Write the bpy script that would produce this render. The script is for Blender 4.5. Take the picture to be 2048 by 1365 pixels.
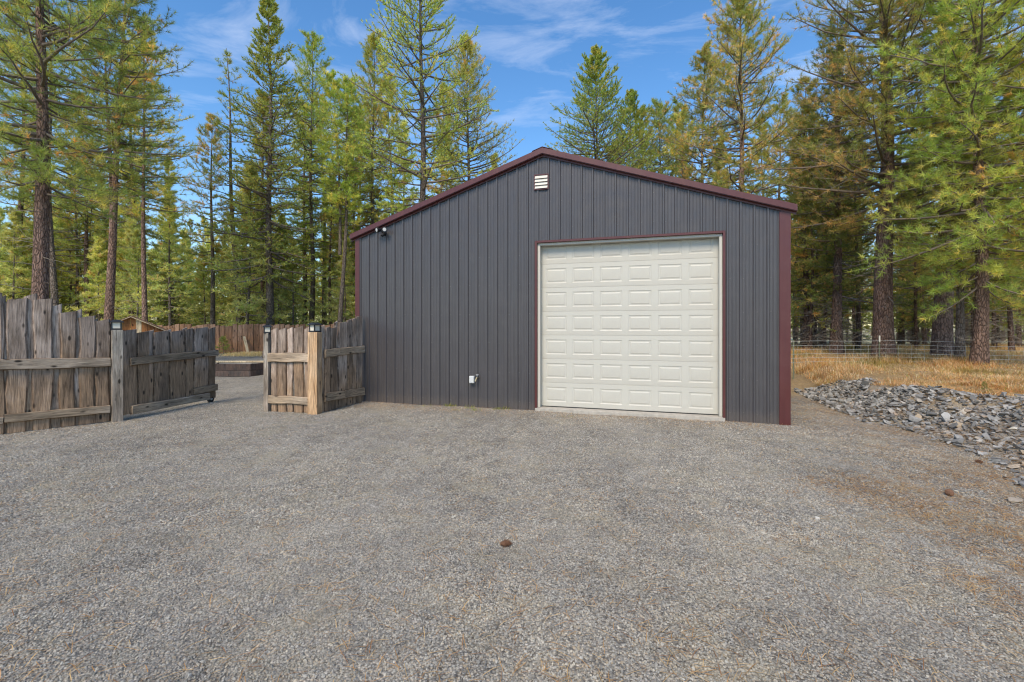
import bpy, bmesh, math, random
import numpy as np
from mathutils import Vector, Matrix, Euler

S = bpy.context.scene
for o in list(bpy.data.objects):
    bpy.data.objects.remove(o)
COL = S.collection
R = math.radians

# ------------------------------------------------------------------ camera
F = 950.0           # focal length in pixels of the 2048 px wide photograph
CH = 1.74           # camera height
cam = bpy.data.cameras.new('camera')
cam.sensor_width = 36.0
cam.lens = F / 2048 * 36.0
cam.shift_y = -0.0144
cam.clip_start = 0.05
cam.clip_end = 5000
camo = bpy.data.objects.new('camera', cam)
camo.location = (0, 0, CH)
camo.rotation_euler = (R(90), 0, 0)
COL.objects.link(camo)
S.camera = camo

# ------------------------------------------------------------------ sky, sun, exposure
SUN_EL, SUN_AZ = 47.0, 200.0        # azimuth clockwise from +Y (behind the camera, to the left)
world = bpy.data.worlds.new('World')
S.world = world
world.use_nodes = True
wn, wl = world.node_tree.nodes, world.node_tree.links
wn.clear()
w_out = wn.new('ShaderNodeOutputWorld')
w_bg = wn.new('ShaderNodeBackground')
w_bg.inputs['Strength'].default_value = 0.15
sky = wn.new('ShaderNodeTexSky')
sky.sky_type = 'NISHITA'
sky.sun_disc = False
sky.sun_elevation = R(SUN_EL)
sky.sun_rotation = R(SUN_AZ)
sky.air_density = 1.0
sky.dust_density = 0.1
sky.ozone_density = 2.0
w_tc = wn.new('ShaderNodeTexCoord')
w_map = wn.new('ShaderNodeMapping')
w_map.inputs['Rotation'].default_value = (R(8), R(-14), R(20))
w_map.inputs['Location'].default_value = (3.1, 1.7, 0.4)
w_map.inputs['Scale'].default_value = (1.3, 2.2, 6.5)
w_n1 = wn.new('ShaderNodeTexNoise')
w_n1.inputs['Scale'].default_value = 1.7
w_n1.inputs['Detail'].default_value = 9
w_n1.inputs['Roughness'].default_value = 0.62
w_n1.inputs['Distortion'].default_value = 0.9
w_r1 = wn.new('ShaderNodeValToRGB')
w_r1.color_ramp.elements[0].position = 0.50
w_r1.color_ramp.elements[0].color = (0, 0, 0, 1)
w_r1.color_ramp.elements[1].position = 0.86
w_r1.color_ramp.elements[1].color = (0.5, 0.5, 0.5, 1)
w_mix = wn.new('ShaderNodeMix')
w_mix.data_type = 'RGBA'
w_mix.inputs['B'].default_value = (5.4, 5.6, 6.1, 1)
w_hs = wn.new('ShaderNodeHueSaturation')
w_hs.inputs['Saturation'].default_value = 1.24
wl.new(sky.outputs['Color'], w_hs.inputs['Color'])
wl.new(w_tc.outputs['Generated'], w_map.inputs['Vector'])
wl.new(w_map.outputs['Vector'], w_n1.inputs['Vector'])
wl.new(w_n1.outputs['Fac'], w_r1.inputs['Fac'])
wl.new(w_r1.outputs['Color'], w_mix.inputs['Factor'])
wl.new(w_hs.outputs['Color'], w_mix.inputs['A'])
wl.new(w_mix.outputs['Result'], w_bg.inputs['Color'])
wl.new(w_bg.outputs['Background'], w_out.inputs['Surface'])

sun = bpy.data.lights.new('sun', 'SUN')
sun.energy = 2.9
sun.angle = R(24)
sun.color = (1.0, 0.86, 0.67)
suno = bpy.data.objects.new('sun', sun)
az, el = R(SUN_AZ), R(SUN_EL)
sdir = Vector((math.sin(az) * math.cos(el), math.cos(az) * math.cos(el), math.sin(el)))
suno.rotation_euler = sdir.to_track_quat('Z', 'Y').to_euler()
suno.location = sdir * 60
COL.objects.link(suno)

S.view_settings.view_transform = 'Standard'
S.view_settings.look = 'None'
S.view_settings.gamma = 1.0
S.view_settings.use_curve_mapping = False
S.view_settings.exposure = 0.6
S.cycles.use_denoising = True
S.cycles.pixel_filter_type = 'BLACKMAN_HARRIS'
S.cycles.filter_width = 1.15
S.cycles.adaptive_threshold = 0.02
S.cycles.max_bounces = 5
S.cycles.diffuse_bounces = 3
S.cycles.glossy_bounces = 2
S.cycles.transmission_bounces = 3
S.cycles.transparent_max_bounces = 8

rng = np.random.default_rng(7)
random.seed(7)

# ------------------------------------------------------------------ helpers
def tag(o, label=None, cat=None, group=None, kind=None):
    if label: o['label'] = label
    if cat: o['category'] = cat
    if group: o['group'] = group
    if kind: o['kind'] = kind
    return o

def empty(name, loc=(0, 0, 0), rz=0.0, parent=None):
    o = bpy.data.objects.new(name, None)
    o.empty_display_size = 0.2
    o.location = loc
    o.rotation_euler = (0, 0, rz)
    o.parent = parent
    COL.objects.link(o)
    return o

def link(name, me, mat=None, parent=None, loc=(0, 0, 0), rot=(0, 0, 0), smooth=False):
    if mat is not None and not me.materials:
        me.materials.append(mat)
    if smooth:
        me.polygons.foreach_set('use_smooth', [True] * len(me.polygons))
    o = bpy.data.objects.new(name, me)
    o.location = loc
    o.rotation_euler = rot
    o.parent = parent
    COL.objects.link(o)
    return o

def mesh_np(name, V, faces, col=None, smooth=False):
    """faces: list of int arrays (n,3) or (n,4); col: per-vertex rgb"""
    me = bpy.data.meshes.new(name)
    V = np.asarray(V, np.float32)
    me.vertices.add(len(V))
    me.vertices.foreach_set('co', V.ravel())
    loops = np.concatenate([f.ravel() for f in faces]).astype(np.int32)
    sizes = np.concatenate([np.full(len(f), f.shape[1], np.int32) for f in faces])
    starts = np.concatenate([[0], np.cumsum(sizes)[:-1]]).astype(np.int32)
    me.loops.add(len(loops))
    me.loops.foreach_set('vertex_index', loops)
    me.polygons.add(len(sizes))
    me.polygons.foreach_set('loop_start', starts)
    me.polygons.foreach_set('loop_total', sizes)
    if smooth:
        me.polygons.foreach_set('use_smooth', np.ones(len(sizes), bool))
    if col is not None:
        a = me.attributes.new('tint', 'FLOAT_COLOR', 'POINT')
        c4 = np.ones((len(V), 4), np.float32)
        c4[:, :3] = col
        a.data.foreach_set('color', c4.ravel())
    me.update(calc_edges=True)
    return me

class MB:
    """collects boxes and prisms, builds one mesh"""
    def __init__(s):
        s.v, s.f = [], []
    def add(s, verts, faces):
        n = len(s.v)
        s.v += [tuple(p) for p in verts]
        s.f += [tuple(i + n for i in f) for f in faces]
        return s
    def box(s, x0, x1, y0, y1, z0, z1):
        v = [(x0, y0, z0), (x1, y0, z0), (x1, y1, z0), (x0, y1, z0), (x0, y0, z1), (x1, y0, z1), (x1, y1, z1), (x0, y1, z1)]
        return s.add(v, [(0, 3, 2, 1), (4, 5, 6, 7), (0, 1, 5, 4), (1, 2, 6, 5), (2, 3, 7, 6), (3, 0, 4, 7)])
    def cyl(s, p0, p1, r0, r1=None, n=10, caps=True):
        r1 = r0 if r1 is None else r1
        p0, p1 = Vector(p0), Vector(p1)
        t = (p1 - p0).normalized()
        a = t.orthogonal().normalized()
        b = t.cross(a)
        v = []
        for p, r in ((p0, r0), (p1, r1)):
            for i in range(n):
                q = 2 * math.pi * i / n
                v.append(p + a * (math.cos(q) * r) + b * (math.sin(q) * r))
        f = [(i, (i + 1) % n, n + (i + 1) % n, n + i) for i in range(n)]
        if caps:
            f += [tuple(range(n - 1, -1, -1)), tuple(range(n, 2 * n))]
        return s.add(v, f)
    def prism(s, poly, d0, d1, axis='y'):
        """poly of (a, z) pairs extruded along y"""
        n = len(poly)
        v = [(a, d0, z) for a, z in poly] + [(a, d1, z) for a, z in poly]
        f = [tuple(range(n)), tuple(range(2 * n - 1, n - 1, -1))]
        f += [((i + 1) % n, i, n + i, n + (i + 1) % n) for i in range(n)]
        return s.add(v, f)
    def mesh(s, name, bevel=0.0, seg=1):
        me = bpy.data.meshes.new(name)
        me.from_pydata(s.v, [], s.f)
        bm = bmesh.new()
        bm.from_mesh(me)
        bmesh.ops.recalc_face_normals(bm, faces=bm.faces)
        if bevel > 0:
            bmesh.ops.bevel(bm, geom=list(bm.edges), offset=bevel, segments=seg, profile=0.6, affect='EDGES', clamp_overlap=True)
        bm.to_mesh(me)
        bm.free()
        return me
    def build(s, name, mat, parent=None, loc=(0, 0, 0), rot=(0, 0, 0), bevel=0.0, seg=1):
        return link(name, s.mesh(name, bevel, seg), mat, parent, loc, rot)

def smooth01(a, b, x):
    t = np.clip((x - a) / (b - a), 0, 1)
    return t * t * (3 - 2 * t)

def vnoise(x, y, seed=0):
    """cheap smooth 2-d noise from a few sines, about -1..1"""
    r = np.random.default_rng(seed)
    s = 0
    for k in range(6):
        a, b, p = r.uniform(-1, 1) * 1.9, r.uniform(-1, 1) * 1.9, r.uniform(0, 6.28)
        s = s + np.sin(a * x * (1 + k * .35) + b * y * (1 + k * .35) + p)
    return s / 3.2

def kx(u):            # sideways slope of the ray through photograph column u
    return (u - 1024.0) / F
def zat(v, Y):        # height of photograph row v at depth Y
    return CH - (v - 653.0) / F * Y

# ------------------------------------------------------------------ node material helper
class NT:
    def __init__(s, name):
        s.m = bpy.data.materials.new(name)
        s.m.use_nodes = True
        s.n, s.l = s.m.node_tree.nodes, s.m.node_tree.links
        s.n.clear()
        s.out = s.n.new('ShaderNodeOutputMaterial')
    def new(s, t, **kw):
        nd = s.n.new(t)
        for k, v in kw.items():
            setattr(nd, k, v)
        return nd
    def set(s, sock, v):
        if isinstance(v, bpy.types.NodeSocket):
            s.l.new(v, sock)
        elif isinstance(v, (tuple, list)):
            sock.default_value = tuple(v) + ((1.0,) if len(v) == 3 and len(sock.default_value) == 4 else ())
        else:
            sock.default_value = v
    def coord(s, which='Object', scale=(1, 1, 1), loc=(0, 0, 0), rand=False):
        if which == 'Position':
            c = s.new('ShaderNodeNewGeometry').outputs['Position']
        else:
            c = s.new('ShaderNodeTexCoord').outputs[which]
        if rand:      # shift the pattern from object to object
            oi = s.new('ShaderNodeObjectInfo')
            vm = s.new('ShaderNodeVectorMath', operation='MULTIPLY_ADD')
            cx = s.new('ShaderNodeCombineXYZ')
            s.l.new(oi.outputs['Random'], cx.inputs[0]); s.l.new(oi.outputs['Random'], cx.inputs[1]); s.l.new(oi.outputs['Random'], cx.inputs[2])
            s.l.new(cx.outputs[0], vm.inputs[0])
            vm.inputs[1].default_value = (31.7, 17.3, 53.1)
            s.l.new(c, vm.inputs[2])
            c = vm.outputs[0]
        mp = s.new('ShaderNodeMapping')
        mp.inputs['Scale'].default_value = scale
        mp.inputs['Location'].default_value = loc
        s.l.new(c, mp.inputs['Vector'])
        return mp.outputs['Vector']
    def noise(s, vec, scale, detail=4, rough=0.55, dist=0.0, out='Fac'):
        nd = s.new('ShaderNodeTexNoise')
        s.l.new(vec, nd.inputs['Vector'])
        nd.inputs['Scale'].default_value = scale
        nd.inputs['Detail'].default_value = detail
        nd.inputs['Roughness'].default_value = rough
        nd.inputs['Distortion'].default_value = dist
        return nd.outputs[out]
    def voro(s, vec, scale, feature='F1', out='Distance', rand=1.0):
        nd = s.new('ShaderNodeTexVoronoi', feature=feature)
        s.l.new(vec, nd.inputs['Vector'])
        nd.inputs['Scale'].default_value = scale
        nd.inputs['Randomness'].default_value = rand
        return nd.outputs[out]
    def ramp(s, fac, stops):
        nd = s.new('ShaderNodeValToRGB')
        e = nd.color_ramp.elements
        while len(e) < len(stops):
            e.new(0.5)
        for i, (p, c) in enumerate(stops):
            e[i].position = p
            e[i].color = tuple(c) + (1,) if not isinstance(c, (int, float)) else (c, c, c, 1)
        s.set(nd.inputs['Fac'], fac)
        return nd.outputs['Color']
    def mix(s, fac, a, b, blend='MIX'):
        nd = s.new('ShaderNodeMix', data_type='RGBA', blend_type=blend)
        s.set(nd.inputs['Factor'], fac); s.set(nd.inputs['A'], a); s.set(nd.inputs['B'], b)
        return nd.outputs['Result']
    def math(s, op, a, b=0.0, clamp=False):
        nd = s.new('ShaderNodeMath', operation=op, use_clamp=clamp)
        s.set(nd.inputs[0], a); s.set(nd.inputs[1], b)
        return nd.outputs[0]
    def attr(s, name, out='Color'):
        return s.new('ShaderNodeAttribute', attribute_name=name).outputs[out]
    def random(s):
        return s.new('ShaderNodeObjectInfo').outputs['Random']
    def bump(s, h, strength, dist):
        nd = s.new('ShaderNodeBump')
        nd.inputs['Strength'].default_value = strength
        nd.inputs['Distance'].default_value = dist
        s.l.new(h, nd.inputs['Height'])
        return nd.outputs['Normal']
    def bsdf(s, color, rough=0.7, metal=0.0, spec=0.5, normal=None, coat=0.0):
        b = s.new('ShaderNodeBsdfPrincipled')
        s.set(b.inputs['Base Color'], color)
        s.set(b.inputs['Roughness'], rough)
        s.set(b.inputs['Metallic'], metal)
        s.set(b.inputs['Specular IOR Level'], spec)
        if normal is not None:
            s.l.new(normal, b.inputs['Normal'])
        s.l.new(b.outputs[0], s.out.inputs['Surface'])
        return b
    def hsv(s, col, h=0.5, sat=1.0, val=1.0):
        nd = s.new('ShaderNodeHueSaturation')
        s.set(nd.inputs['Hue'], h); s.set(nd.inputs['Saturation'], sat); s.set(nd.inputs['Value'], val); s.set(nd.inputs['Color'], col)
        return nd.outputs[0]

def mat_plain(name, col, rough=0.6, metal=0.0, spec=0.5, var=0.12, scale=6.0, bump=0.0):
    t = NT(name)
    c = t.coord('Object', rand=True)
    n = t.noise(c, scale, 5, 0.6)
    k = t.ramp(n, [(0.3, 1 - var), (0.7, 1 + var)])
    k2 = t.mix(1.0, col, k, 'MULTIPLY')
    nm = t.bump(t.noise(c, scale * 8, 4), bump, 0.01) if bump else None
    t.bsdf(k2, rough, metal, spec, nm)
    return t.m

def gravel_tone(t, p, stone):
    """broad patches of darker stone, pale fines and olive dust over the yard"""
    big = t.noise(p, 0.6, 4, 0.66)
    stone = t.mix(1.0, stone, t.ramp(big, [(0.32, (0.80, 0.80, 0.79)), (0.5, (1, 0.995, 0.97)), (0.68, (1.14, 1.12, 1.06))]), 'MULTIPLY')
    med = t.noise(p, 3.2, 3, 0.7)
    stone = t.mix(1.0, stone, t.ramp(med, [(0.36, (0.82, 0.82, 0.81)), (0.5, (1, 1, 0.985)), (0.66, (1.10, 1.09, 1.05))]), 'MULTIPLY')
    mp = t.new('ShaderNodeMapping')      # compacted wheel tracks running up to the overhead door
    mp.inputs['Rotation'].default_value = (0, 0, R(14)); mp.inputs['Scale'].default_value = (0.8, 0.2, 1.0)
    t.l.new(p, mp.inputs['Vector'])
    stone = t.mix(t.ramp(t.noise(mp.outputs[0], 1.5, 4, 0.6, 0.8), [(0.44, 0.0), (0.66, 0.26)]), stone, (0.40, 0.378, 0.33))
    dust = t.ramp(t.noise(p, 1.3, 4, 0.72), [(0.50, 0.0), (0.74, 0.5)])
    return t.mix(dust, stone, (0.37, 0.33, 0.23))

# gravel yard, needle litter, straw bank, forest floor: one ground sheet
def mat_ground():
    t = NT('ground')
    p = t.coord('Position')
    cellc = t.voro(p, 62, out='Color')
    d1 = t.voro(p, 62)
    sep = t.new('ShaderNodeSeparateColor'); t.l.new(cellc, sep.inputs[0])
    stone = t.ramp(sep.outputs[0], [(0.0, (0.11, 0.107, 0.10)), (0.3, (0.27, 0.258, 0.235)), (0.65, (0.39, 0.372, 0.335)), (0.9, (0.49, 0.455, 0.40)), (1.0, (0.64, 0.60, 0.54))])
    stone = t.mix(t.ramp(sep.outputs[1], [(0.86, 0.0), (0.9, 0.6)]), stone, (0.33, 0.24, 0.15))
    stone = t.mix(t.ramp(d1, [(0.35, 0.0), (0.75, 0.75)]), stone, (0.06, 0.058, 0.055))
    stone = gravel_tone(t, p, stone)
    # litter
    fine = t.noise(p, 45, 5, 0.7)
    lit = t.ramp(fine, [(0.3, (0.13, 0.09, 0.06)), (0.5, (0.34, 0.225, 0.135)), (0.7, (0.56, 0.37, 0.20))])
    lm = t.math('MULTIPLY', t.attr('litter', 'Fac'), t.ramp(t.noise(p, 8.0, 6, 0.8), [(0.38, 0.0), (0.66, 0.85)]))
    lm = t.math('MULTIPLY', lm, t.ramp(t.noise(p, 60, 3, 0.7), [(0.35, 0.15), (0.6, 1.0)]), clamp=True)
    c = t.mix(lm, stone, lit)
    # green algae tinge by the wall
    soil = t.ramp(t.noise(p, 14, 6, 0.7), [(0.3, (0.13, 0.09, 0.05)), (0.55, (0.36, 0.25, 0.12)), (0.75, (0.50, 0.37, 0.19))])
    c = t.mix(t.attr('straw', 'Fac'), c, soil)
    wood = t.ramp(t.noise(p, 6, 6, 0.7), [(0.3, (0.07, 0.055, 0.03)), (0.55, (0.15, 0.12, 0.05)), (0.75, (0.20, 0.20, 0.07))])
    c = t.mix(t.attr('forest', 'Fac'), c, wood)
    c = t.mix(t.attr('meadow', 'Fac'), c, t.ramp(t.noise(p, 0.9, 5), [(0.3, (0.50, 0.44, 0.24)), (0.7, (0.66, 0.60, 0.38))]))
    hgt = t.math('SUBTRACT', 1.0, d1)
    nm = t.bump(hgt, 0.9, 0.012)
    t.bsdf(c, 0.85, 0, 0.25, nm)
    return t.m

def mat_stone(name, lo, hi, bump=0.4):
    t = NT(name)
    c = t.coord('Object', rand=True)
    r = t.random()
    base = t.ramp(r, [(0.0, lo), (0.45, tuple((a + b) / 2 for a, b in zip(lo, hi))), (0.76, hi), (0.90, (0.36, 0.28, 0.19)), (1.0, (0.56, 0.52, 0.44))])
    k = t.mix(1.0, base, t.ramp(t.noise(c, 9, 5, 0.65), [(0.3, 0.75), (0.7, 1.2)]), 'MULTIPLY')
    if name == 'gravel_stone':
        k = gravel_tone(t, t.coord('Position'), k)
    t.bsdf(k, 0.8, 0, 0.3, t.bump(t.noise(c, 25, 5, 0.7), bump, 0.01))
    return t.m

def mat_wood(name, grey, brown, dark, warm=0.0, top=1.7, bark=0.9):
    """weathered plank, grain along local Z; silvered where the weather reaches, browner low down"""
    t = NT(name)
    c = t.coord('Object', rand=True)
    g = t.coord('Object', (26, 26, 1.3), rand=True)
    grain = t.noise(g, 2.2, 7, 0.62, 0.9)
    fine = t.noise(t.coord('Object', (95, 95, 3.0), rand=True), 2.0, 4, 0.6)
    knots = t.voro(t.coord('Object', (5.5, 5.5, 2.4), rand=True), 1.25)
    z = t.new('ShaderNodeSeparateXYZ'); t.l.new(t.new('ShaderNodeTexCoord').outputs['Object'], z.inputs[0])
    wz = t.math('ADD', t.math('MULTIPLY', z.outputs[2], 1 / top), t.math('MULTIPLY', t.math('SUBTRACT', t.noise(c, 2.0, 5, 0.6), 0.5), 1.1))
    wz = t.math('ADD', wz, t.math('MULTIPLY', t.math('SUBTRACT', t.random(), 0.5), 0.5))
    wz = t.ramp(wz, [(0.35, 0.0), (0.78, 1.0)])
    base = t.mix(wz, brown, grey)
    base = t.mix(t.ramp(t.noise(t.coord('Object', (2.2, 2.2, 0.8), rand=True), 1.6, 5, 0.6), [(0.42, 0.0), (0.64, 0.8)]), base, dark)
    base = t.hsv(base, 0.5, 1.0, t.ramp(t.random(), [(0.0, 0.72), (1.0, 1.22)]))
    base = t.mix(1.0, base, t.ramp(grain, [(0.30, 0.30), (0.48, 0.92), (0.70, 1.45)]), 'MULTIPLY')
    base = t.mix(1.0, base, t.ramp(fine, [(0.3, 0.72), (0.7, 1.18)]), 'MULTIPLY')
    base = t.mix(t.ramp(knots, [(0.09, 0.92), (0.18, 0.0)]), base, (0.02, 0.016, 0.013))
    bk = t.math('MULTIPLY', t.attr('bark', 'Fac'), t.ramp(t.noise(c, 7, 4, 0.7), [(0.36, 0.15), (0.6, 1.0)]))
    base = t.mix(t.math('MULTIPLY', bk, bark), base, (0.075, 0.042, 0.024))
    h = t.math('ADD', t.math('MULTIPLY', grain, 0.7), t.math('MULTIPLY', fine, 0.5))
    t.bsdf(base, 0.85, 0, 0.2, t.bump(h, 0.8, 0.012))
    return t.m

def mat_bark(name, lo, hi):
    t = NT(name)
    c = t.coord('Object', (1, 1, 0.32), rand=True)
    cd = t.new('ShaderNodeVectorMath', operation='ADD'); t.l.new(c, cd.inputs[0]); sc_ = t.new('ShaderNodeVectorMath', operation='SCALE'); t.l.new(t.noise(c, 9, 4, 0.6, out='Color'), sc_.inputs[0]); sc_.inputs['Scale'].default_value = 0.09; t.l.new(sc_.outputs[0], cd.inputs[1])
    v = t.voro(cd.outputs[0], 17, 'DISTANCE_TO_EDGE')
    n = t.noise(t.coord('Object', (1, 1, 0.3), rand=True), 9, 6, 0.7)
    k = t.ramp(n, [(0.3, lo), (0.7, hi)])
    k = t.hsv(k, 0.5, 1.0, t.ramp(t.random(), [(0, 0.75), (1, 1.25)]))
    k = t.mix(t.ramp(v, [(0.0, 0.75), (0.09, 0.0)]), k, (0.018, 0.013, 0.011))
    h = t.math('ADD', t.ramp(v, [(0.0, 0.0), (0.2, 1.0)]), t.math('MULTIPLY', n, 0.5))
    t.bsdf(k, 0.9, 0, 0.15, t.bump(h, 1.0, 0.03))
    return t.m

def mat_leaf(name, trans=0.48, var=0.2):
    t = NT(name)
    col = t.attr('tint')
    col = t.hsv(col, 0.5, 1.0, t.ramp(t.random(), [(0, 1 - var), (1, 1 + var)]))
    b = t.new('ShaderNodeBsdfPrincipled')
    t.set(b.inputs['Base Color'], col)
    b.inputs['Roughness'].default_value = 0.55
    b.inputs['Specular IOR Level'].default_value = 0.25
    tr = t.new('ShaderNodeBsdfTranslucent')
    t.set(tr.inputs['Color'], t.mix(1.0, col, (1.25, 1.2, 0.7), 'MULTIPLY'))
    mx = t.new('ShaderNodeMixShader')
    mx.inputs[0].default_value = trans
    t.l.new(b.outputs[0], mx.inputs[1]); t.l.new(tr.outputs[0], mx.inputs[2])
    t.l.new(mx.outputs[0], t.out.inputs['Surface'])
    return t.m

def mat_paint(name, col, rough=0.42, streak=0.1, grime=(0.2, 0.17, 0.13), gr=0.15, low=0.0):
    """painted sheet metal: faint vertical streaks, dust, slight waviness"""
    t = NT(name)
    c = t.coord('Object')
    st = t.noise(t.coord('Object', (9, 9, 0.35)), 2.5, 6, 0.65)
    k = t.mix(1.0, col, t.ramp(st, [(0.3, 1 - streak), (0.7, 1 + streak)]), 'MULTIPLY')
    k = t.mix(t.ramp(t.noise(c, 2.3, 7, 0.7), [(0.5, 0.0), (0.85, gr)]), k, grime)
    if low > 0:      # mud splashed up from the gravel
        z = t.new('ShaderNodeSeparateXYZ'); t.l.new(c, z.inputs[0])
        zz = t.math('ADD', z.outputs[2], t.math('MULTIPLY', t.noise(c, 5, 6, 0.7), 0.35))
        k = t.mix(t.ramp(zz, [(0.10, low), (0.38, 0.0)]), k, (0.22, 0.17, 0.12))
    ro = t.ramp(t.noise(c, 4, 5), [(0.3, rough - 0.06), (0.7, rough + 0.08)])
    t.bsdf(k, ro, 0, 0.5, t.bump(t.noise(c, 1.7, 2), 0.25, 0.012))
    return t.m

def mat_glass():
    t = NT('lamp_pane')
    t.bsdf((0.62, 0.58, 0.48), 0.25, 0, 0.5)
    return t.m

M = {}
M['ground'] = mat_ground()
M['gravel'] = mat_stone('gravel_stone', (0.17, 0.165, 0.155), (0.475, 0.452, 0.41))
M['rock'] = mat_stone('slate_rock', (0.13, 0.126, 0.118), (0.38, 0.37, 0.345))
M['plank'] = mat_wood('weathered_plank', (0.44, 0.35, 0.285), (0.40, 0.27, 0.17), (0.155, 0.112, 0.08))
M['rail'] = mat_wood('weathered_rail', (0.46, 0.375, 0.285), (0.41, 0.31, 0.21), (0.20, 0.155, 0.11))
M['post_grey'] = mat_wood('post_grey', (0.42, 0.38, 0.32), (0.40, 0.33, 0.26), (0.16, 0.13, 0.10))
M['post_new'] = mat_wood('post_fresh', (0.52, 0.36, 0.22), (0.50, 0.33, 0.19), (0.33, 0.19, 0.09))
M['brown_plank'] = mat_wood('brown_plank', (0.35, 0.22, 0.145), (0.34, 0.18, 0.095), (0.18, 0.10, 0.06))
M['orange_plank'] = mat_wood('orange_plank', (0.40, 0.17, 0.06), (0.36, 0.15, 0.05), (0.17, 0.07, 0.03))
M['dark_plank'] = mat_wood('dark_box_plank', (0.12, 0.098, 0.085), (0.13, 0.09, 0.072), (0.06, 0.054, 0.05))
M['lumber'] = mat_wood('new_lumber', (0.72, 0.58, 0.36), (0.72, 0.58, 0.36), (0.6, 0.45, 0.27))
M['bark_red'] = mat_bark('bark_red', (0.17, 0.105, 0.08), (0.42, 0.28, 0.215))
M['bark_grey'] = mat_bark('bark_grey', (0.13, 0.105, 0.085), (0.31, 0.25, 0.20))
M['bark_dark'] = mat_bark('bark_dark', (0.10, 0.07, 0.055), (0.26, 0.17, 0.13))
M['limb'] = mat_plain('limb_bark', (0.19, 0.155, 0.125), 0.9, 0, 0.15, 0.35, 9)
M['dead'] = mat_plain('dead_twig', (0.25, 0.215, 0.175), 0.9, 0, 0.15, 0.3, 9)
M['leaf'] = mat_leaf('needles')
M['straw'] = mat_leaf('dry_grass', 0.42, 0.0)
M['siding'] = mat_paint('siding_charcoal', (0.062, 0.0575, 0.0605), 0.35, 0.14, (0.12, 0.11, 0.10), 0.25, 0.22)
M['burgundy'] = mat_paint('burgundy_trim', (0.082, 0.019, 0.018), 0.38, 0.12, (0.2, 0.12, 0.1), 0.15)
M['roof'] = mat_paint('burgundy_roof', (0.098, 0.028, 0.034), 0.36, 0.12, (0.25, 0.18, 0.15), 0.2)
M['door'] = mat_paint('door_cream', (0.49, 0.475, 0.415), 0.5, 0.012, (0.46, 0.42, 0.34), 0.14, 0.18)
M['white'] = mat_plain('white_paint', (0.62, 0.585, 0.51), 0.5, 0, 0.4, 0.05, 4)
M['rubber'] = mat_plain('black_rubber', (0.03, 0.03, 0.03), 0.8, 0, 0.3, 0.2)
M['concrete'] = mat_plain('concrete', (0.40, 0.37, 0.32), 0.9, 0, 0.25, 0.18, 12, 0.3)
M['black_metal'] = mat_plain('black_metal', (0.022, 0.022, 0.024), 0.45, 0.2, 0.5, 0.2)
M['grey_metal'] = mat_plain('galvanised', (0.45, 0.46, 0.46), 0.5, 0.4, 0.5, 0.12)
M['plastic'] = mat_plain('grey_plastic', (0.55, 0.56, 0.55), 0.5, 0, 0.4, 0.05)
M['screw'] = mat_plain('painted_screw', (0.16, 0.155, 0.15), 0.4, 0.3, 0.5, 0.2)
M['brass'] = mat_plain('brass', (0.45, 0.36, 0.2), 0.4, 0.8, 0.5, 0.2)
M['wire'] = mat_plain('fence_wire', (0.50, 0.51, 0.48), 0.55, 0.2, 0.5, 0.1)
M['tpost'] = mat_plain('steel_post_green', (0.13, 0.14, 0.09), 0.7, 0, 0.3, 0.3, 20)
M['pane'] = mat_glass()
M['cone'] = mat_plain('pine_cone', (0.15, 0.08, 0.048), 0.75, 0, 0.25, 0.4, 40)

# ------------------------------------------------------------------ ground
EDGE_Y = np.array([2.0, 5.4, 6.3, 7.0, 7.3, 7.8, 8.5, 8.8, 9.7, 10.8, 12.6, 15, 22, 60])
EDGE_X = np.array([5.3, 5.8, 6.5, 6.75, 6.7, 6.85, 6.85, 6.6, 6.8, 7.1, 7.6, 8.6, 11.0, 24])
def edge(y):
    return np.interp(y, EDGE_Y, EDGE_X)
def ground_h(x, y):
    x = np.asarray(x, float); y = np.asarray(y, float)
    e = edge(y)
    wid = np.interp(y, [5, 8, 9.5, 11, 13], [2.6, 2.3, 1.7, 1.3, 1.5])
    b = smooth01(0, 1, (x - e) / wid)
    h = 0.44 * b + 0.14 * smooth01(9, 15, x) * smooth01(5, 10, y)
    h = h + 0.05 * vnoise(x * 1.2, y * 1.2, 3) * b
    h = h - 0.3 * smooth01(24, 45, y) * smooth01(8, 20, x)
    ter = smooth01(17.05, 17.25, y) * smooth01(-5.0, -6.2, x) * smooth01(-22, -18, x)
    h = h + 0.5 * ter * (1 - smooth01(22.5, 30, y))
    h = h - 0.04 * smooth01(3, 7, y) * (1 - smooth01(13, 16, y)) * (1 - b)
    flat = smooth01(2, 6, y) * (1 - b)
    h = h + 0.012 * vnoise(x * 0.9, y * 0.9, 5) * flat * (np.abs(x) < 15)
    return h
def axis(lo, hi, step, far, k=1.22):
    a = list(np.arange(lo, hi + 1e-6, step))
    s = step
    while a[-1] < far[1]:
        s *= k; a.append(a[-1] + s)
    s = step; b = [a[0]]
    while b[-1] > far[0]:
        s *= k; b.append(b[-1] - s)
    return np.array(b[:0:-1] + a)
gx = axis(-12, 14, 0.16, (-1500, 1500)); gy = axis(1.0, 24, 0.16, (-400, 2500))
GX, GY = np.meshgrid(gx, gy)
gz = ground_h(GX, GY)
V = np.stack([GX, GY, gz], -1).reshape(-1, 3)
ny, nx = GX.shape
idx = np.arange(ny * nx).reshape(ny, nx)
Q = np.stack([idx[:-1, :-1], idx[:-1, 1:], idx[1:, 1:], idx[1:, :-1]], -1).reshape(-1, 4)
gme = mesh_np('ground', V, [Q], smooth=True)
e = edge(GY)
straw = smooth01(0.9, 1.9, GX - e + 0.5 * vnoise(GX * 1.5, GY * 1.5, 9)) * smooth01(1, 4, GY)
straw = np.maximum(straw, 0.85 * smooth01(11.5, 12.6, GY) * smooth01(5.5, 7.0, GX))
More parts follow.
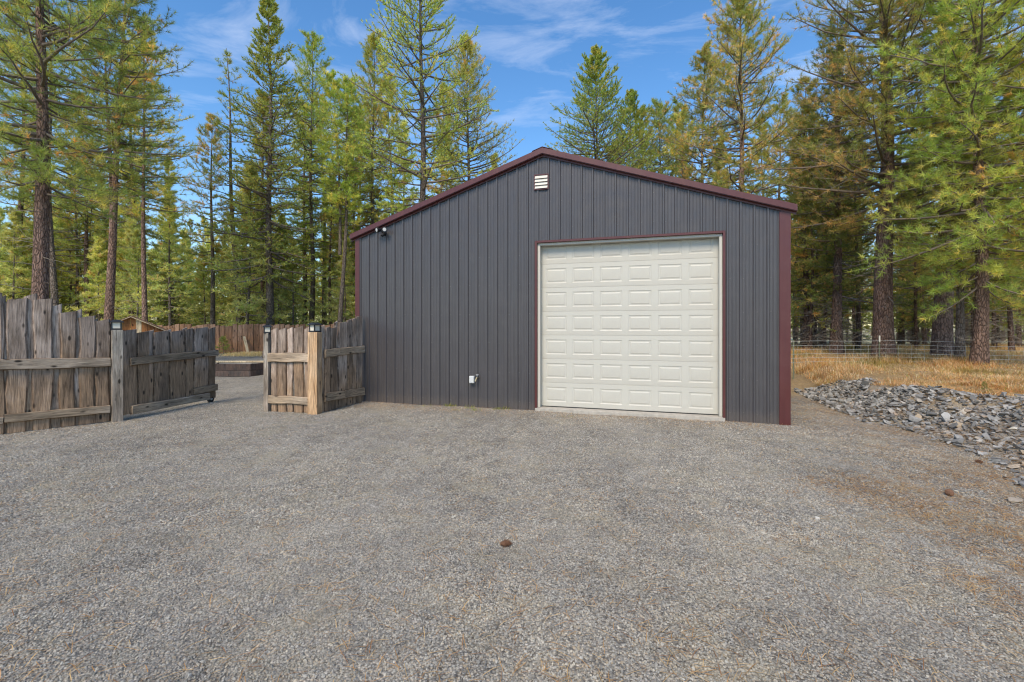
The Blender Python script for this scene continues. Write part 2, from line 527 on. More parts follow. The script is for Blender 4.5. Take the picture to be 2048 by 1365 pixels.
litter = 0.5 * smooth01(-3.0, 0.2, GX - e + 0.5 * vnoise(GX * 1.3, GY * 1.3, 4)) * smooth01(-1, 3, GY)
WT = math.atan(F / 3055.0)
wall_d = (GX + 3.706) * (-math.sin(WT)) + (GY - 11.32) * (-math.cos(WT))     # distance in front of the barn wall
wall_s = (GX + 3.706) * math.cos(WT) - (GY - 11.32) * math.sin(WT)
litter = np.maximum(litter, 0.85 * smooth01(1.4, 0.1, wall_d + 0.4 * vnoise(GX, GY, 8)) * (wall_s > -1.4) * (wall_s < 4.6) * (wall_d > -.5))
litter = np.maximum(litter, 0.55 * smooth01(2.6, 0.3, wall_d + 0.8 * vnoise(GX, GY, 12)) * (wall_s > 4) * (wall_s < 11) * (wall_d > -.5))
fl = (GY - 8.94) - (GX + 7.47) * 1.2       # along the left fence foot
litter = np.maximum(litter, 0.9 * smooth01(-1.0, -0.1, fl) * (GX < -7.0) * (GY < 9.3))
litter = np.maximum(litter, 0.22)
forest = np.maximum(smooth01(22.0, 23.5, GY) * (GX < 6), smooth01(26, 30, GY))
forest = np.maximum(forest, smooth01(0.3, 1.2, fl) * smooth01(-13, -15, GX))
meadow = smooth01(34, 40, GY) * smooth01(8, 14, GX - 0.25 * GY)
litter = np.maximum(litter, 0.3 * smooth01(18.5, 20.5, GY) * (GX < -4))
for nm, a in (('straw', straw), ('litter', litter), ('forest', forest), ('meadow', meadow)):
    at = gme.attributes.new(nm, 'FLOAT', 'POINT')
    at.data.foreach_set('value', np.clip(a, 0, 1).astype(np.float32).ravel())
tag(link('ground', gme, M['ground']), kind='structure')
def gh(x, y):
    return float(ground_h(np.array([x]), np.array([y]))[0])

# ------------------------------------------------------------------ barn
BW, BD = 9.14, 12.0
EAVE, RISE = 3.90, 1.50
barn = empty('barn', (-3.706, 11.32, 0), -WT)
tag(barn, 'charcoal ribbed metal pole barn with burgundy trim and cream overhead door', 'barn')
def top_at(s):
    return EAVE + RISE * (1 - abs(s - BW / 2) / (BW / 2))
DX0, DX1, DTOP = 4.438, 8.03, 3.49
RIB = BW / 40
def rib_profile(s0, s1):
    """points (s, y) of the ribbed sheet between s0 and s1, front is -y"""
    pts = [(s0, 0.0)]
    k = int(math.floor(s0 / RIB)) - 1
    while k * RIB < s1 + RIB:
        c = (k + 0.5) * RIB
        for ds, y in ((-0.028, 0), (-0.015, -0.026), (0.015, -0.026), (0.028, 0)):
            pts.append((c + ds, y))
        for cc in (c + RIB * 0.36, c + RIB * 0.64):
            for ds, y in ((-0.010, 0), (-0.004, -0.005), (0.004, -0.005), (0.010, 0)):
                pts.append((cc + ds, y))
        k += 1
    pts = sorted(set((round(a, 5), b) for a, b in pts if s0 - 1e-6 <= a <= s1 + 1e-6))
    if pts[-1][0] < s1 - 1e-5:
        pts.append((s1, 0.0))
    return pts
def siding(parent, s0, s1, zb, zt):
    """one sheet; zb / zt are functions of s"""
    pr = rib_profile(s0, s1)
    if abs((s0 + s1) / 2 - BW / 2) < (s1 - s0) / 2:      # ridge inside
        pr = sorted(pr + [(BW / 2, 0.0)]) if not any(abs(a - BW / 2) < 1e-4 for a, _ in pr) else pr
    v, f = [], []
    for a, y in pr:
        v += [(a, y, zb(a)), (a, y, zt(a))]
    for i in range(len(pr) - 1):
        f.append((2 * i, 2 * i + 2, 2 * i + 3, 2 * i + 1))
    me = bpy.data.meshes.new('siding_panel'); me.from_pydata(v, [], f)
    return link('siding_panel', me, M['siding'], parent)
edges_s = [0.0] + [RIB * 4 * k for k in range(1, 10)] + [BW]
cut = sorted(set(edges_s + [DX0 - 0.03, DX1 + 0.03]))
zbot = lambda a: -0.12
ztop = lambda a: top_at(a) - 0.01
for a, b in zip(cut[:-1], cut[1:]):
    if b - a < 0.04:
        continue
    m = (a + b) / 2
    if DX0 - 0.03 < m < DX1 + 0.03:
        siding(barn, a + 0.0008, b - 0.0008, lambda q: DTOP + 0.03, ztop)
    else:
        siding(barn, a + 0.0008, b - 0.0008, zbot, ztop)
# screws in horizontal rows
sv = MB()
for zrow in (0.12, 0.75, 1.38, 2.0, 2.63, 3.25, 3.78, 4.35, 4.85):
    for k in range(40):
        s = (k + 0.5) * RIB + 0.046
        if s > BW - .1 or zrow > top_at(s) - .12 or (DX0 - .08 < s < DX1 + .08 and zrow < DTOP + .08):
            continue
        z = zrow + random.uniform(-.012, .012)
        sv.cyl((s, 0.001, z), (s, -0.008, z), 0.0075, 0.006, 6)
tag(sv.build('siding_screws', M['screw'], barn), kind='stuff')
# other walls, slab
MB().prism([(0, -.06), (0, EAVE - .02), (BW / 2, EAVE + RISE - .02), (BW, EAVE - .02), (BW, -.06)], BD - 0.03, BD).build('back_wall', M['siding'], barn)
MB().box(0.0, 0.03, 0.02, BD - 0.031, -.06, EAVE - 0.02).build('side_wall', M['siding'], barn)
MB().box(BW - 0.03, BW, 0.02, BD - 0.031, -.06, EAVE - 0.02).build('side_wall', M['siding'], barn)
# roof: two ribbed slopes with a small overhang
def roof_slope(sign):
    v, f = [], []
    ny = 56
    over = 0.10
    y0, y1 = -0.10, BD + 0.1
    prof = []
    for k in range(ny):
        y = y0 + (y1 - y0) * k / ny
        st = (y1 - y0) / ny
        prof += [(y, 0), (y + st * .7, 0), (y + st * .8, 0.02), (y + st * .9, 0.02)]
    prof.append((y1, 0))
    for y, h in prof:
        for (s, z) in ((BW / 2, EAVE + RISE + 0.045), (BW / 2 + sign * (BW / 2 + over), EAVE - over * RISE / (BW / 2) + 0.045)):
            v += [(s, y, z + h)]
    for i in range(len(prof) - 1):
        q = (2 * i, 2 * i + 1, 2 * i + 3, 2 * i + 2)
        f.append(q if sign > 0 else q[::-1])
    n = len(v)
    v += [(a, b, c - 0.03) for a, b, c in v]
    f += [tuple(n + i for i in q[::-1]) for q in f]
    me = bpy.data.meshes.new('roof_slope'); me.from_pydata(v, [], f)
    return link('roof_slope', me, M['roof'], barn)
roof_slope(-1); roof_slope(1)
# rake trim: bent sheet along each gable slope, with a narrow second flange below it
def rake(sign):
    sl = RISE / (BW / 2)
    over = 0.105
    a, b = BW / 2, BW / 2 + sign * (BW / 2 + over)
    za, zb = EAVE + RISE, EAVE - over * sl
    def strip(name, lo, hi, y0, y1):
        m = MB()
        pl = [(a, za + lo), (b, zb + lo), (b, zb + hi), (a, za + hi)]
        m.prism(pl, y0, y1)
        return m.build(name, M['burgundy'] if name != 'roof_edge' else M['roof'], barn)
    strip('rake_trim', -0.062, 0.050, -0.118, -0.0285)
    strip('rake_trim_hem', -0.073, -0.0625, -0.106, -0.027)
    strip('rake_trim_flange', -0.112, -0.0735, -0.0395, -0.0275)
rake(-1); rake(1)
cap = MB()
sl = RISE / (BW / 2)
for sg in (-1, 1):
    cap.prism([(BW / 2, EAVE + RISE + .067), (BW / 2 + sg * .22, EAVE + RISE - .22 * sl + .067), (BW / 2 + sg * .22, EAVE + RISE - .22 * sl + .073), (BW / 2, EAVE + RISE + .073)], -0.114, BD + .12)
cap.build('ridge_cap', M['roof'], barn)
# eave soffit trim + corner trim
for s0, s1 in ((-0.014, 0.105), (BW - 0.165, BW + 0.014)):
    m = MB()
    m.box(s0, s1, -0.034, -0.0275, -0.11, top_at((s0 + s1) / 2) - 0.10)
    m.build('corner_trim', M['burgundy'], barn, bevel=0.002)
MB().box(-0.018, -0.0142, -0.030, 0.14, -.11, EAVE - .04).build('corner_trim_return', M['burgundy'], barn)
MB().box(BW + 0.0142, BW + 0.018, -0.030, 0.16, -.11, EAVE - .04).build('corner_trim_return', M['burgundy'], barn)
# door opening: burgundy casing, cream jambs
m = MB()
m.box(DX0 - 0.045, DX0, -0.036, 0.10, -0.10, DTOP + 0.045)
m.build('door_casing', M['burgundy'], barn, bevel=0.003)
m = MB(); m.box(DX1, DX1 + 0.045, -0.036, 0.10, -0.10, DTOP + 0.045)
m.build('door_casing', M['burgundy'], barn, bevel=0.003)
m = MB(); m.box(DX0 + 0.0005, DX1 - 0.0005, -0.036, 0.10, DTOP, DTOP + 0.045)
m.build('door_casing', M['burgundy'], barn, bevel=0.003)
for a, b in ((DX0 + 0.001, DX0 + 0.055), (DX1 - 0.055, DX1 - 0.001)):
    MB().box(a, b, 0.02, 0.16, 0.03, DTOP - 0.0005).build('door_jamb', M['door'], barn, bevel=0.004)
MB().box(DX0 + 0.0555, DX1 - 0.0555, 0.02, 0.16, DTOP - 0.05, DTOP - 0.0008).build('door_jamb', M['door'], barn, bevel=0.004)
MB().box(DX0 - 0.043, DX1 + 0.043, -0.040, 0.3, -0.12, 0.026).build('threshold', M['concrete'], barn, bevel=0.01, seg=2)
# overhead door: backing leaf > seven sections, forty-two raised panels
SX0, SX1 = DX0 + 0.03, DX1 - 0.03
YD = 0.185
NS = 7
SH = 0.503
gd = MB()
gd.box(SX0, SX1, YD + 0.045, YD + 0.06, 0.045, 0.045 + NS * SH)
door = gd.build('garage_door', M['door'], barn)
MB().box(SX0, SX1, YD - 0.004, YD + 0.04, 0.0285, 0.046).build('bottom_seal', M['rubber'], door)
NP = 6
pw = (SX1 - SX0 - 0.10) / NP
def section_mesh():
    v, f = [], []
    W = SX1 - SX0
    def vt(x, y, z):
        v.append((x, y, z)); return len(v) - 1
    g = 0.002
    xs = [0.0]; zs = [g, 0.095, SH - 0.095, SH - g]
    rects = []
    for k in range(NP):
        c = 0.05 + pw * (k + 0.5)
        rects.append((c - pw / 2 + 0.062, c + pw / 2 - 0.062))
        xs += list(rects[-1])
    xs.append(W)
    gridv = {}
    for i, x in enumerate(xs):
        for j, z in enumerate(zs):
            gridv[i, j] = vt(x, 0, z)
    for i in range(len(xs) - 1):
        for j in range(3):
            if j == 1 and i % 2 == 1:
                continue
            f.append((gridv[i, j], gridv[i + 1, j], gridv[i + 1, j + 1], gridv[i, j + 1]))
    for k in range(NP):      # sloping groove and floor
        x0, x1 = rects[k]; z0, z1 = zs[1], zs[2]
        d = 0.016
        o = [gridv[2 * k + 1, 1], gridv[2 * k + 2, 1], gridv[2 * k + 2, 2], gridv[2 * k + 1, 2]]
        q = [vt(x0 + d, 0.008, z0 + d), vt(x1 - d, 0.008, z0 + d), vt(x1 - d, 0.008, z1 - d), vt(x0 + d, 0.008, z1 - d)]
        for a in range(4):
            f.append((o[a], o[(a + 1) % 4], q[(a + 1) % 4], q[a]))
        f.append(tuple(q))
    # rounded tongue edges top and bottom, returning to the back
    for j, dz in ((0, -1), (3, 1)):
        row = [gridv[i, j] for i in range(len(xs))]
        z = zs[j]
        nr = [vt(x, 0.012, z + dz * 0.003) for x in xs]
        br = [vt(x, 0.044, z + dz * 0.003) for x in xs]
        for i in range(len(xs) - 1):
            f.append((row[i], row[i + 1], nr[i + 1], nr[i]) if dz > 0 else (nr[i], nr[i + 1], row[i + 1], row[i]))
            f.append((nr[i], nr[i + 1], br[i + 1], br[i]) if dz > 0 else (br[i], br[i + 1], nr[i + 1], nr[i]))
    me = bpy.data.meshes.new('door_section'); me.from_pydata(v, [], f)
    return me, rects
sec_me, rects = section_mesh()
sec_me.materials.append(M['door'])
pwid = rects[0][1] - rects[0][0] - 0.066
ph = SH - 0.19 - 0.066
pm = MB()
i0 = 0.020
pm.add([(0, 0, 0), (pwid, 0, 0), (pwid, 0, ph), (0, 0, ph), (i0, -0.006, i0), (pwid - i0, -0.006, i0), (pwid - i0, -0.006, ph - i0), (i0, -0.006, ph - i0)],
       [(4, 5, 6, 7), (0, 1, 5, 4), (1, 2, 6, 5), (2, 3, 7, 6), (3, 0, 4, 7)])
pan_me = pm.mesh('door_panel'); pan_me.materials.append(M['door'])
for k in range(NS):
    z0 = 0.045 + k * SH
    link('door_section', sec_me, None, door, (SX0, YD, z0))
    for a, b in rects:
        link('door_panel', pan_me, None, door, (SX0 + a + 0.033, YD + 0.0078, z0 + 0.095 + 0.033))
# gable vent
vx0, vx1, vz0, vz1 = 4.375, 4.69, 4.60, 4.925
vent = MB()
vent.box(vx0, vx1, -0.042, -0.020, vz1 - .022, vz1)
vent.box(vx0, vx1, -0.042, -0.020, vz0, vz0 + .022)
vent.box(vx0, vx0 + .022, -0.0418, -0.020, vz0 + .0221, vz1 - .0221)
vent.box(vx1 - .022, vx1, -0.0418, -0.020, vz0 + .0221, vz1 - .0221)
vent.box(vx0 + .01, vx1 - .01, -0.021, -0.017, vz0 + .01, vz1 - .01)
vo = vent.build('gable_vent', M['burgundy'], barn)
for k in range(4):
    z = vz0 + 0.026 + k * 0.0695
    MB().prism([(vx0 + .023, 0), (vx1 - .023, 0), (vx1 - .023, .006), (vx0 + .023, .006)], 0, 0.001)
    q = MB()
    q.add([(vx0 + .023, -0.058, z), (vx1 - .023, -0.058, z), (vx1 - .023, -0.026, z + .066), (vx0 + .023, -0.026, z + .066),
           (vx0 + .023, -0.050, z), (vx1 - .023, -0.050, z), (vx1 - .023, -0.0215, z + .066), (vx0 + .023, -0.0215, z + .066)],
          [(0, 1, 2, 3), (7, 6, 5, 4), (0, 4, 5, 1), (3, 2, 6, 7), (0, 3, 7, 4), (1, 5, 6, 2)])
    q.build('vent_slat', M['white'], vo)

# things fixed to the wall
def wall_pt(s, z, y=0.0):
    c, sn = math.cos(WT), math.sin(WT)
    return (-3.706 + s * c + y * sn, 11.32 - s * sn + y * c, z)
sl_ = empty('security_light', wall_pt(0.78, 3.90, -0.022), -WT)
tag(sl_, 'twin-headed security floodlight under the left end of the barn roof', 'floodlight')
MB().cyl((0, 0, 0), (0, -0.05, 0), 0.055, 0.05, 12).build('base', M['black_metal'], sl_)
for sg in (-1, 1):
    h = MB()
    h.cyl((sg * 0.02, -0.05, 0.02), (sg * 0.07, -0.10, 0.075), 0.014, 0.014, 8)
    h.cyl((sg * 0.055, -0.085, 0.075), (sg * 0.105, -0.17, 0.055), 0.035, 0.065, 12)
    ho = h.build('lamp_head', M['black_metal'], sl_)
    MB().cyl((sg * 0.1052, -0.1705, 0.055), (sg * 0.1075, -0.1745, 0.054), 0.042, 0.038, 12).build('lens', M['plastic'], ho)
MB().cyl((0, -0.05, -0.02), (0, -0.11, -0.075), 0.035, 0.03, 10).build('motion_sensor', M['black_metal'], sl_)
ob = empty('outlet_box', wall_pt(2.985, 0.50, -0.022), -WT)
tag(ob, 'light grey weatherproof outlet box low on the barn wall', 'outlet box')
MB().box(-0.055, 0.055, -0.075, 0.0, 0, 0.155).build('cover', M['plastic'], ob, bevel=0.008, seg=2)
MB().box(-0.045, 0.045, -0.083, -0.0755, 0.01, 0.145).build('lid', M['plastic'], ob, bevel=0.003)
fb = empty('hose_tap', wall_pt(3.11, 0.62, -0.022), -WT)
tag(fb, 'small metal hose tap on the barn wall beside the outlet box', 'tap')
h = MB(); h.cyl((0, 0, 0), (0, -0.09, 0), 0.014, 0.014, 8); h.cyl((0, -0.08, 0.01), (-0.02, -0.12, -0.075), 0.016, 0.019, 8)
h.build('spout', M['brass'], fb)
h = MB(); h.cyl((0, -0.05, 0.01), (0.004, -0.055, 0.055), 0.007, 0.007, 6); h.cyl((0.004, -0.055, 0.055), (0.004, -0.058, 0.07), 0.03, 0.03, 10)
h.build('handle', M['grey_metal'], fb)

# ------------------------------------------------------------------ fences
def plank_mesh(w, h, t=0.035, wave=0.02, slant=0.02, n=7, seed=0, chamf=0.022):
    """live-edge board along +Z, front at -y, origin at its foot"""
    r = random.Random(seed)
    pL, pR = r.uniform(0, 6), r.uniform(0, 6)
    fL, fR = r.uniform(1.5, 4), r.uniform(1.5, 4)
    tw = r.uniform(-0.012, 0.012)
    v, f = [], []
    for i in range(n + 1):
        q = i / n
        z = h * q
        xl = -w / 2 + wave * (math.sin(pL + fL * q * 3) * .7 + r.uniform(-.35, .35))
        xr = w / 2 + wave * (math.sin(pR + fR * q * 3) * .7 + r.uniform(-.35, .35))
        c = min(chamf, (xr - xl) * .25)
        ring = [(xl, 0), (xl, -t * .45), (xl + c, -t), (xr - c, -t), (xr, -t * .45), (xr, 0)]
        for x, y in ring:
            zz = z + (slant * (x / w) * 2 + r.uniform(-.004, .004) if i == n else 0)
            v.append((x, y + tw * q * math.copysign(1, x), zz))
    for i in range(n):
        for k in range(6):
            a, b = i * 6 + k, i * 6 + (k + 1) % 6
            f.append((a, b, b + 6, a + 6))
    f.append((0, 5, 4, 3, 2, 1)); f.append(tuple(n * 6 + k for k in range(6)))
    me = bpy.data.meshes.new('plank'); me.from_pydata(v, [], f)
    ab = me.attributes.new('bark', 'FLOAT', 'POINT')
    ab.data.foreach_set('value', np.tile(np.array([1, 1, 0, 0, 1, 1], np.float32), n + 1))
    bm = bmesh.new(); bm.from_mesh(me); bmesh.ops.recalc_face_normals(bm, faces=bm.faces); bm.to_mesh(me); bm.free()
    return me

class Seg:
    """a straight fence run from p0 to p1 (ground points, left to right as seen)"""
    def __init__(s, p0, p1, name, label, cat, group=None):
        s.p0, s.p1 = Vector(p0), Vector(p1)
        d = s.p1 - s.p0
        s.L = d.length
        s.a = math.atan2(d.y, d.x)
        s.o = empty(name, (p0[0], p0[1], 0), s.a)
        tag(s.o, label, cat, group)
    def t(s, u):            # distance along the run where photograph column u meets it
        k = kx(u); d = s.p1 - s.p0
        return (k * s.p0.y - s.p0.x) / (d.x - k * d.y) * s.L
    def Y(s, x):
        return s.p0.y + (s.p1.y - s.p0.y) * x / s.L
    def plank(s, x0, x1, zt, zb=0.02, mat='plank', back=0.0, seed=0, wave=0.018, slant=0.02, t=0.035, name='plank'):
        me = plank_mesh(x1 - x0, zt - zb, t, wave, slant, 7, seed)
        return link(name, me, M[mat], s.o, ((x0 + x1) / 2, back, zb), (0, random.uniform(-.006, .006), 0))
    def rail(s, x0, z0, x1, z1, w, y=-0.036, t=0.045, mat='rail', seed=0, wave=0.008, name='rail'):
        L = math.hypot(x1 - x0, z1 - z0)
        me = plank_mesh(w, L, t, wave * 0.6, 0.0, 9, seed, 0.012)
        ang = math.atan2(x1 - x0, z1 - z0)      # rotate +Z onto the run
        return link(name, me, M[mat], s.o, (x0, y, z0), (0, ang, 0))
    def post(s, x, z, w, y=0.0, mat='post_grey', d=None):
        d = d or w
        m = MB(); m.box(-w / 2, w / 2, -d / 2, d / 2, -0.1, z)
        return m.build('post', M[mat], s.o, (x, y, 0), (0, 0, 0), bevel=0.008, seg=2)

def post_lamp(loc, rz, label, sc=1.0):
    o = empty('post_lamp', loc, rz)
    o.scale = (sc, sc, sc)
    tag(o, label, 'lamp', 'square black cap lamps on the fence posts')
    MB().box(-0.085, 0.085, -0.085, 0.085, 0.0, 0.03).build('base', M['black_metal'], o, bevel=0.004)
    for sx in (-1, 1):
        for sy in (-1, 1):
            MB().box(sx * 0.068 - 0.01, sx * 0.068 + 0.01, sy * 0.068 - 0.01, sy * 0.068 + 0.01, 0.0302, 0.14).build('corner_bar', M['black_metal'], o)
    for k in range(4):
        a = k * math.pi / 2
        MB().box(-0.056, 0.056, -0.070, -0.062, 0.0305, 0.139).build('pane', M['pane'], o, rot=(0, 0, a))
    m = MB()
    m.add([(-.11, -.11, .14), (.11, -.11, .14), (.11, .11, .14), (-.11, .11, .14), (-.11, -.11, .155), (.11, -.11, .155), (.11, .11, .155), (-.11, .11, .155),
           (-.045, -.045, .195), (.045, -.045, .195), (.045, .045, .195), (-.045, .045, .195)],
          [(3, 2, 1, 0), (0, 1, 5, 4), (1, 2, 6, 5), (2, 3, 7, 6), (3, 0, 4, 7), (4, 5, 9, 8), (5, 6, 10, 9), (6, 7, 11, 10), (7, 4, 8, 11), (8, 9, 10, 11)])
    m.build('cap', M['black_metal'], o)
    return o

# left run, from outside the frame to the first gate post
A = Seg((-9.75, 6.18), (-7.47, 8.94), 'plank_fence', 'tall weathered live-edge plank fence run at the far left of the yard', 'fence')
spec = [(-265, -222, 596), (-220, -180, 590), (-178, -140, 600), (-138, -96, 588), (-95, -50, 596), (-49, -2, 588), (-2, 10, 588), (11, 54, 598), (64, 104, 599), (118, 151, 625), (158, 190, 634), (190, 219, 641)]
for i, (u0, u1, v) in enumerate(spec):
    x0, x1 = A.t(u0), A.t(u1)
    A.plank(x0, x1, zat(v, A.Y((x0 + x1) / 2)), -0.03, seed=100 + i, wave=0.022, back=0.0)
for i, (u0, u1, v) in enumerate([(-228, -212, 600), (-185, -170, 604), (-145, -130, 596), (-103, -86, 600), (-56, -40, 592), (-8, 4, 596), (4, 16, 606), (46, 68, 591), (100, 122, 611), (147, 162, 622), (184, 196, 640), (212, 226, 650)]):
    x0, x1 = A.t(u0), A.t(u1)
    A.plank(x0 - .02, x1 + .02, zat(v, A.Y((x0 + x1) / 2)), -0.03, seed=150 + i, wave=0.02, back=0.036, mat='plank', slant=0.04)
xe = A.t(219)
A.rail(A.t(-260), 1.14, xe, 1.075, 0.175, seed=31, wave=0.011)
A.rail(A.t(-260), 0.30, A.t(6), 0.20, 0.13, seed=33)
A.rail(A.t(8), 0.225, xe, 0.20, 0.145, seed=32, wave=0.008)
A.post(A.L + 0.02, 1.67, 0.165, y=-0.02)
pA = Vector((-7.47, 8.94))
post_lamp((A.p1.x + 0.02 * math.cos(A.a), A.p1.y + 0.02 * math.sin(A.a), 1.671), A.a + R(-12), 'black cap lamp on the grey post between left fence and open gate')

# open gate leaf
G = Seg((-7.36, 9.07), (-7.03, 11.2), 'gate_leaf', 'open weathered plank gate leaf with a caster wheel, left of the driveway', 'gate')
sp = [(239, 273, 661), (274, 297, 664), (306, 336, 663), (338, 369, 662), (370, 385, 658), (386, 415, 656), (415, 430, 656)]
for i, (u0, u1, v) in enumerate(sp):
    x0, x1 = G.t(u0), G.t(u1)
    G.plank(x0, x1, zat(v, G.Y((x0 + x1) / 2)), 0.06, seed=200 + i, wave=0.014)
for i, (u0, u1, v) in enumerate([(270, 279, 668), (295, 308, 662), (334, 341, 660), (367, 373, 657), (383, 389, 658)]):
    x0, x1 = G.t(u0), G.t(u1)
    G.plank(x0 - .03, x1 + .03, zat(v, G.Y((x0 + x1) / 2)), 0.06, seed=230 + i, wave=0.012, back=0.036, mat='plank')
xe = G.t(430)
G.rail(0.02, 1.065, xe + .02, 1.115, 0.155, seed=41, wave=0.012)
G.rail(0.03, 0.135, G.t(412), 0.125, 0.165, seed=42, wave=0.012, t=0.07)
G.rail(G.t(383), 0.295, xe, 0.30, 0.155, seed=43)
w = MB(); w.cyl((xe - 0.14, -0.03, 0.05), (xe - 0.14, 0.02, 0.05), 0.085, 0.085, 20)
wh = w.build('caster_wheel', M['rubber'], G.o)
MB().cyl((xe - 0.14, -0.034, 0.05), (xe - 0.14, 0.024, 0.05), 0.035, 0.035, 12).build('hub', M['grey_metal'], wh)
MB().box(xe - 0.20, xe - 0.08, 0.03, 0.05, 0.03, 0.30).build('caster_bracket', M['black_metal'], G.o)

# short panel right of the driveway
P = Seg((-4.99, 9.86), (-4.02, 9.74), 'fence_panel', 'short weathered plank panel between the thin driveway post and the fresh tan post', 'fence')
xs = [(543, 556, 659), (556, 574, 659), (575, 588, 657), (589, 609, 655), (609, 623, 656)]
for i, (u0, u1, v) in enumerate(xs):
    x0, x1 = P.t(u0), P.t(u1)
    P.plank(x0 + .003, x1 - .003, zat(v, 9.8), -0.03, seed=260 + i, wave=0.010, slant=0.03)
P.rail(P.t(540), 1.10, P.t(622), 1.10, 0.19, seed=51, wave=0.014, t=0.05)
P.rail(P.t(540), 0.235, P.t(622), 0.215, 0.165, seed=52, wave=0.012)
P.post(P.t(536.5), 1.60, 0.10, y=-0.02, mat='post_grey', d=0.13)
P.post(P.t(633), 1.62, 0.205, y=-0.06, mat='post_new')
m = MB(); m.box(-0.055, 0.02, -0.03, 0.03, 0, 0.15)
m.build('latch', M['dark_plank'], P.o, (P.t(531), 0.0, 1.08), bevel=0.006)
q = P.o.matrix_basis
post_lamp(P.o.matrix_basis @ Vector((P.t(536), -0.02, 1.601)), P.a + R(35), 'black cap lamp on the thin post at the driveway opening', 0.85)
post_lamp(P.o.matrix_basis @ Vector((P.t(633), -0.06, 1.621)), P.a + R(-20), 'black cap lamp on the fresh tan timber post')

# run from the tan post back to the barn corner
D = Seg((-3.90, 9.86), (-3.56, 11.18), 'plank_fence', 'weathered plank fence run rising from the tan post to the barn corner', 'fence')
sp = [(648, 660, 655), (660, 672, 656), (675, 692, 645), (692, 703, 640), (703, 711, 637), (711, 722.5, 633)]
for i, (u0, u1, v) in enumerate(sp):
    x0, x1 = D.t(u0), D.t(u1)
    D.plank(x0 + .004, x1 - .004, zat(v, D.Y((x0 + x1) / 2)), -0.03, seed=300 + i, wave=0.010, slant=0.015)
for i, (u0, u1, v) in enumerate([(643, 650, 652), (670, 677, 644)]):
    x0, x1 = D.t(u0), D.t(u1)
    D.plank(x0, x1, zat(v, D.Y((x0 + x1) / 2)), -0.03, seed=330 + i, wave=0.012, back=0.036)
D.rail(D.t(645), 1.17, D.t(674), 1.19, 0.17, seed=61)
D.rail(D.t(674) + .005, 1.19, D.t(724), 1.20, 0.165, seed=62)
D.rail(D.t(645), 0.275, D.t(684), 0.24, 0.185, seed=63)
D.rail(D.t(684) + .005, 0.245, D.t(724), 0.205, 0.185, seed=64)

# far brown fence behind the terrace
E = Seg((-17.2, 21.6), (-6.0, 21.4), 'brown_fence', 'far reddish brown board fence behind the gravel terrace', 'fence')
x = 0.0; i = 0
while x < E.L:
    w_ = random.uniform(0.20, 0.33)
    E.plank(x, x + w_ - 0.006, zat(random.uniform(648, 654), 21.5), 0.45, mat='brown_plank', seed=400 + i, wave=0.008, slant=0.02, back=random.uniform(-.01, .01))
    x += w_; i += 1
E.rail(0.0, 0.9, E.L, 0.9, 0.14, y=0.06, mat='brown_plank', seed=450)
E.rail(0.0, 1.5, E.L, 1.5, 0.14, y=0.06, mat='brown_plank', seed=451)

# leaning lumber, seedling (later), terrace edge, box step
lb = Vector((kx(497) * 20.6, 20.6, 0.505)); lt = Vector((kx(487.5) * 21.3, 21.33, zat(674, 21.3)))
m = MB()
dv = lt - lb
m.box(-0.055, 0.055, -0.02, 0.02, 0, dv.length)
lo = m.build('lumber_stick', M['lumber'], None, lb, dv.to_track_quat('Z', 'Y').to_euler(), bevel=0.004)
tag(lo, 'pale new lumber stick leaning against the far brown fence', 'board')
rw = empty('retaining_edge', (-13.5, 17.02, 0))
tag(rw, 'low pale block edging of the raised gravel terrace behind the gate', 'retaining wall')
x = 0.0
while x < 8.0:
    for k in range(2):
        L = 0.40
        off = 0.2 * k
        MB().box(0, L - 0.008, 0, 0.2, 0, 0.217).build('block', M['concrete'], rw, (x + off, random.uniform(-.012, .012), 0.0 + k * 0.219), bevel=0.012, seg=2)
    x += 0.40
x = 0.0
while x < 8.2:
    MB().box(0, 1.99, -0.02, 0.24, 0, 0.05).build('cap_board', M['lumber'], rw, (x, 0, 0.441), bevel=0.006)
    x += 2.0
# dark box step in front of the edging
bx = empty('dark_planter', (-9.56, 16.45, 0))
tag(bx, 'dark reddish half-octagon wooden box against the terrace edging', 'planter')
def facet(name, p0, p1, h, z0=0.0):
    p0, p1 = Vector(p0), Vector(p1)
    d = p1 - p0
    m = MB(); m.box(0, d.length, 0, 0.05, z0, h)
    return m.build(name, M['dark_plank'], bx, (p0.x, p0.y, 0), (0, 0, math.atan2(d.y, d.x)), bevel=0.006)
cs = [(-0.98, 0.52), (-0.74, 0.02), (0.5, 0.0), (0.72, 0.54)]
for a, b in zip(cs[:-1], cs[1:]):
    facet('side_board', a, b, 0.20)
    facet('side_board', a, b, 0.435, 0.206)
MB().add([(-0.94, 0.50, .38), (-0.70, 0.07, .38), (0.47, 0.05, .38), (0.68, 0.50, .38), (-0.94, 0.50, .36), (-0.70, 0.07, .36), (0.47, 0.05, .36), (0.68, 0.50, .36)],
         [(0, 1, 2, 3), (7, 6, 5, 4), (0, 4, 5, 1), (1, 5, 6, 2), (2, 6, 7, 3), (3, 7, 4, 0)]).build('soil', M['brown_plank'], bx)

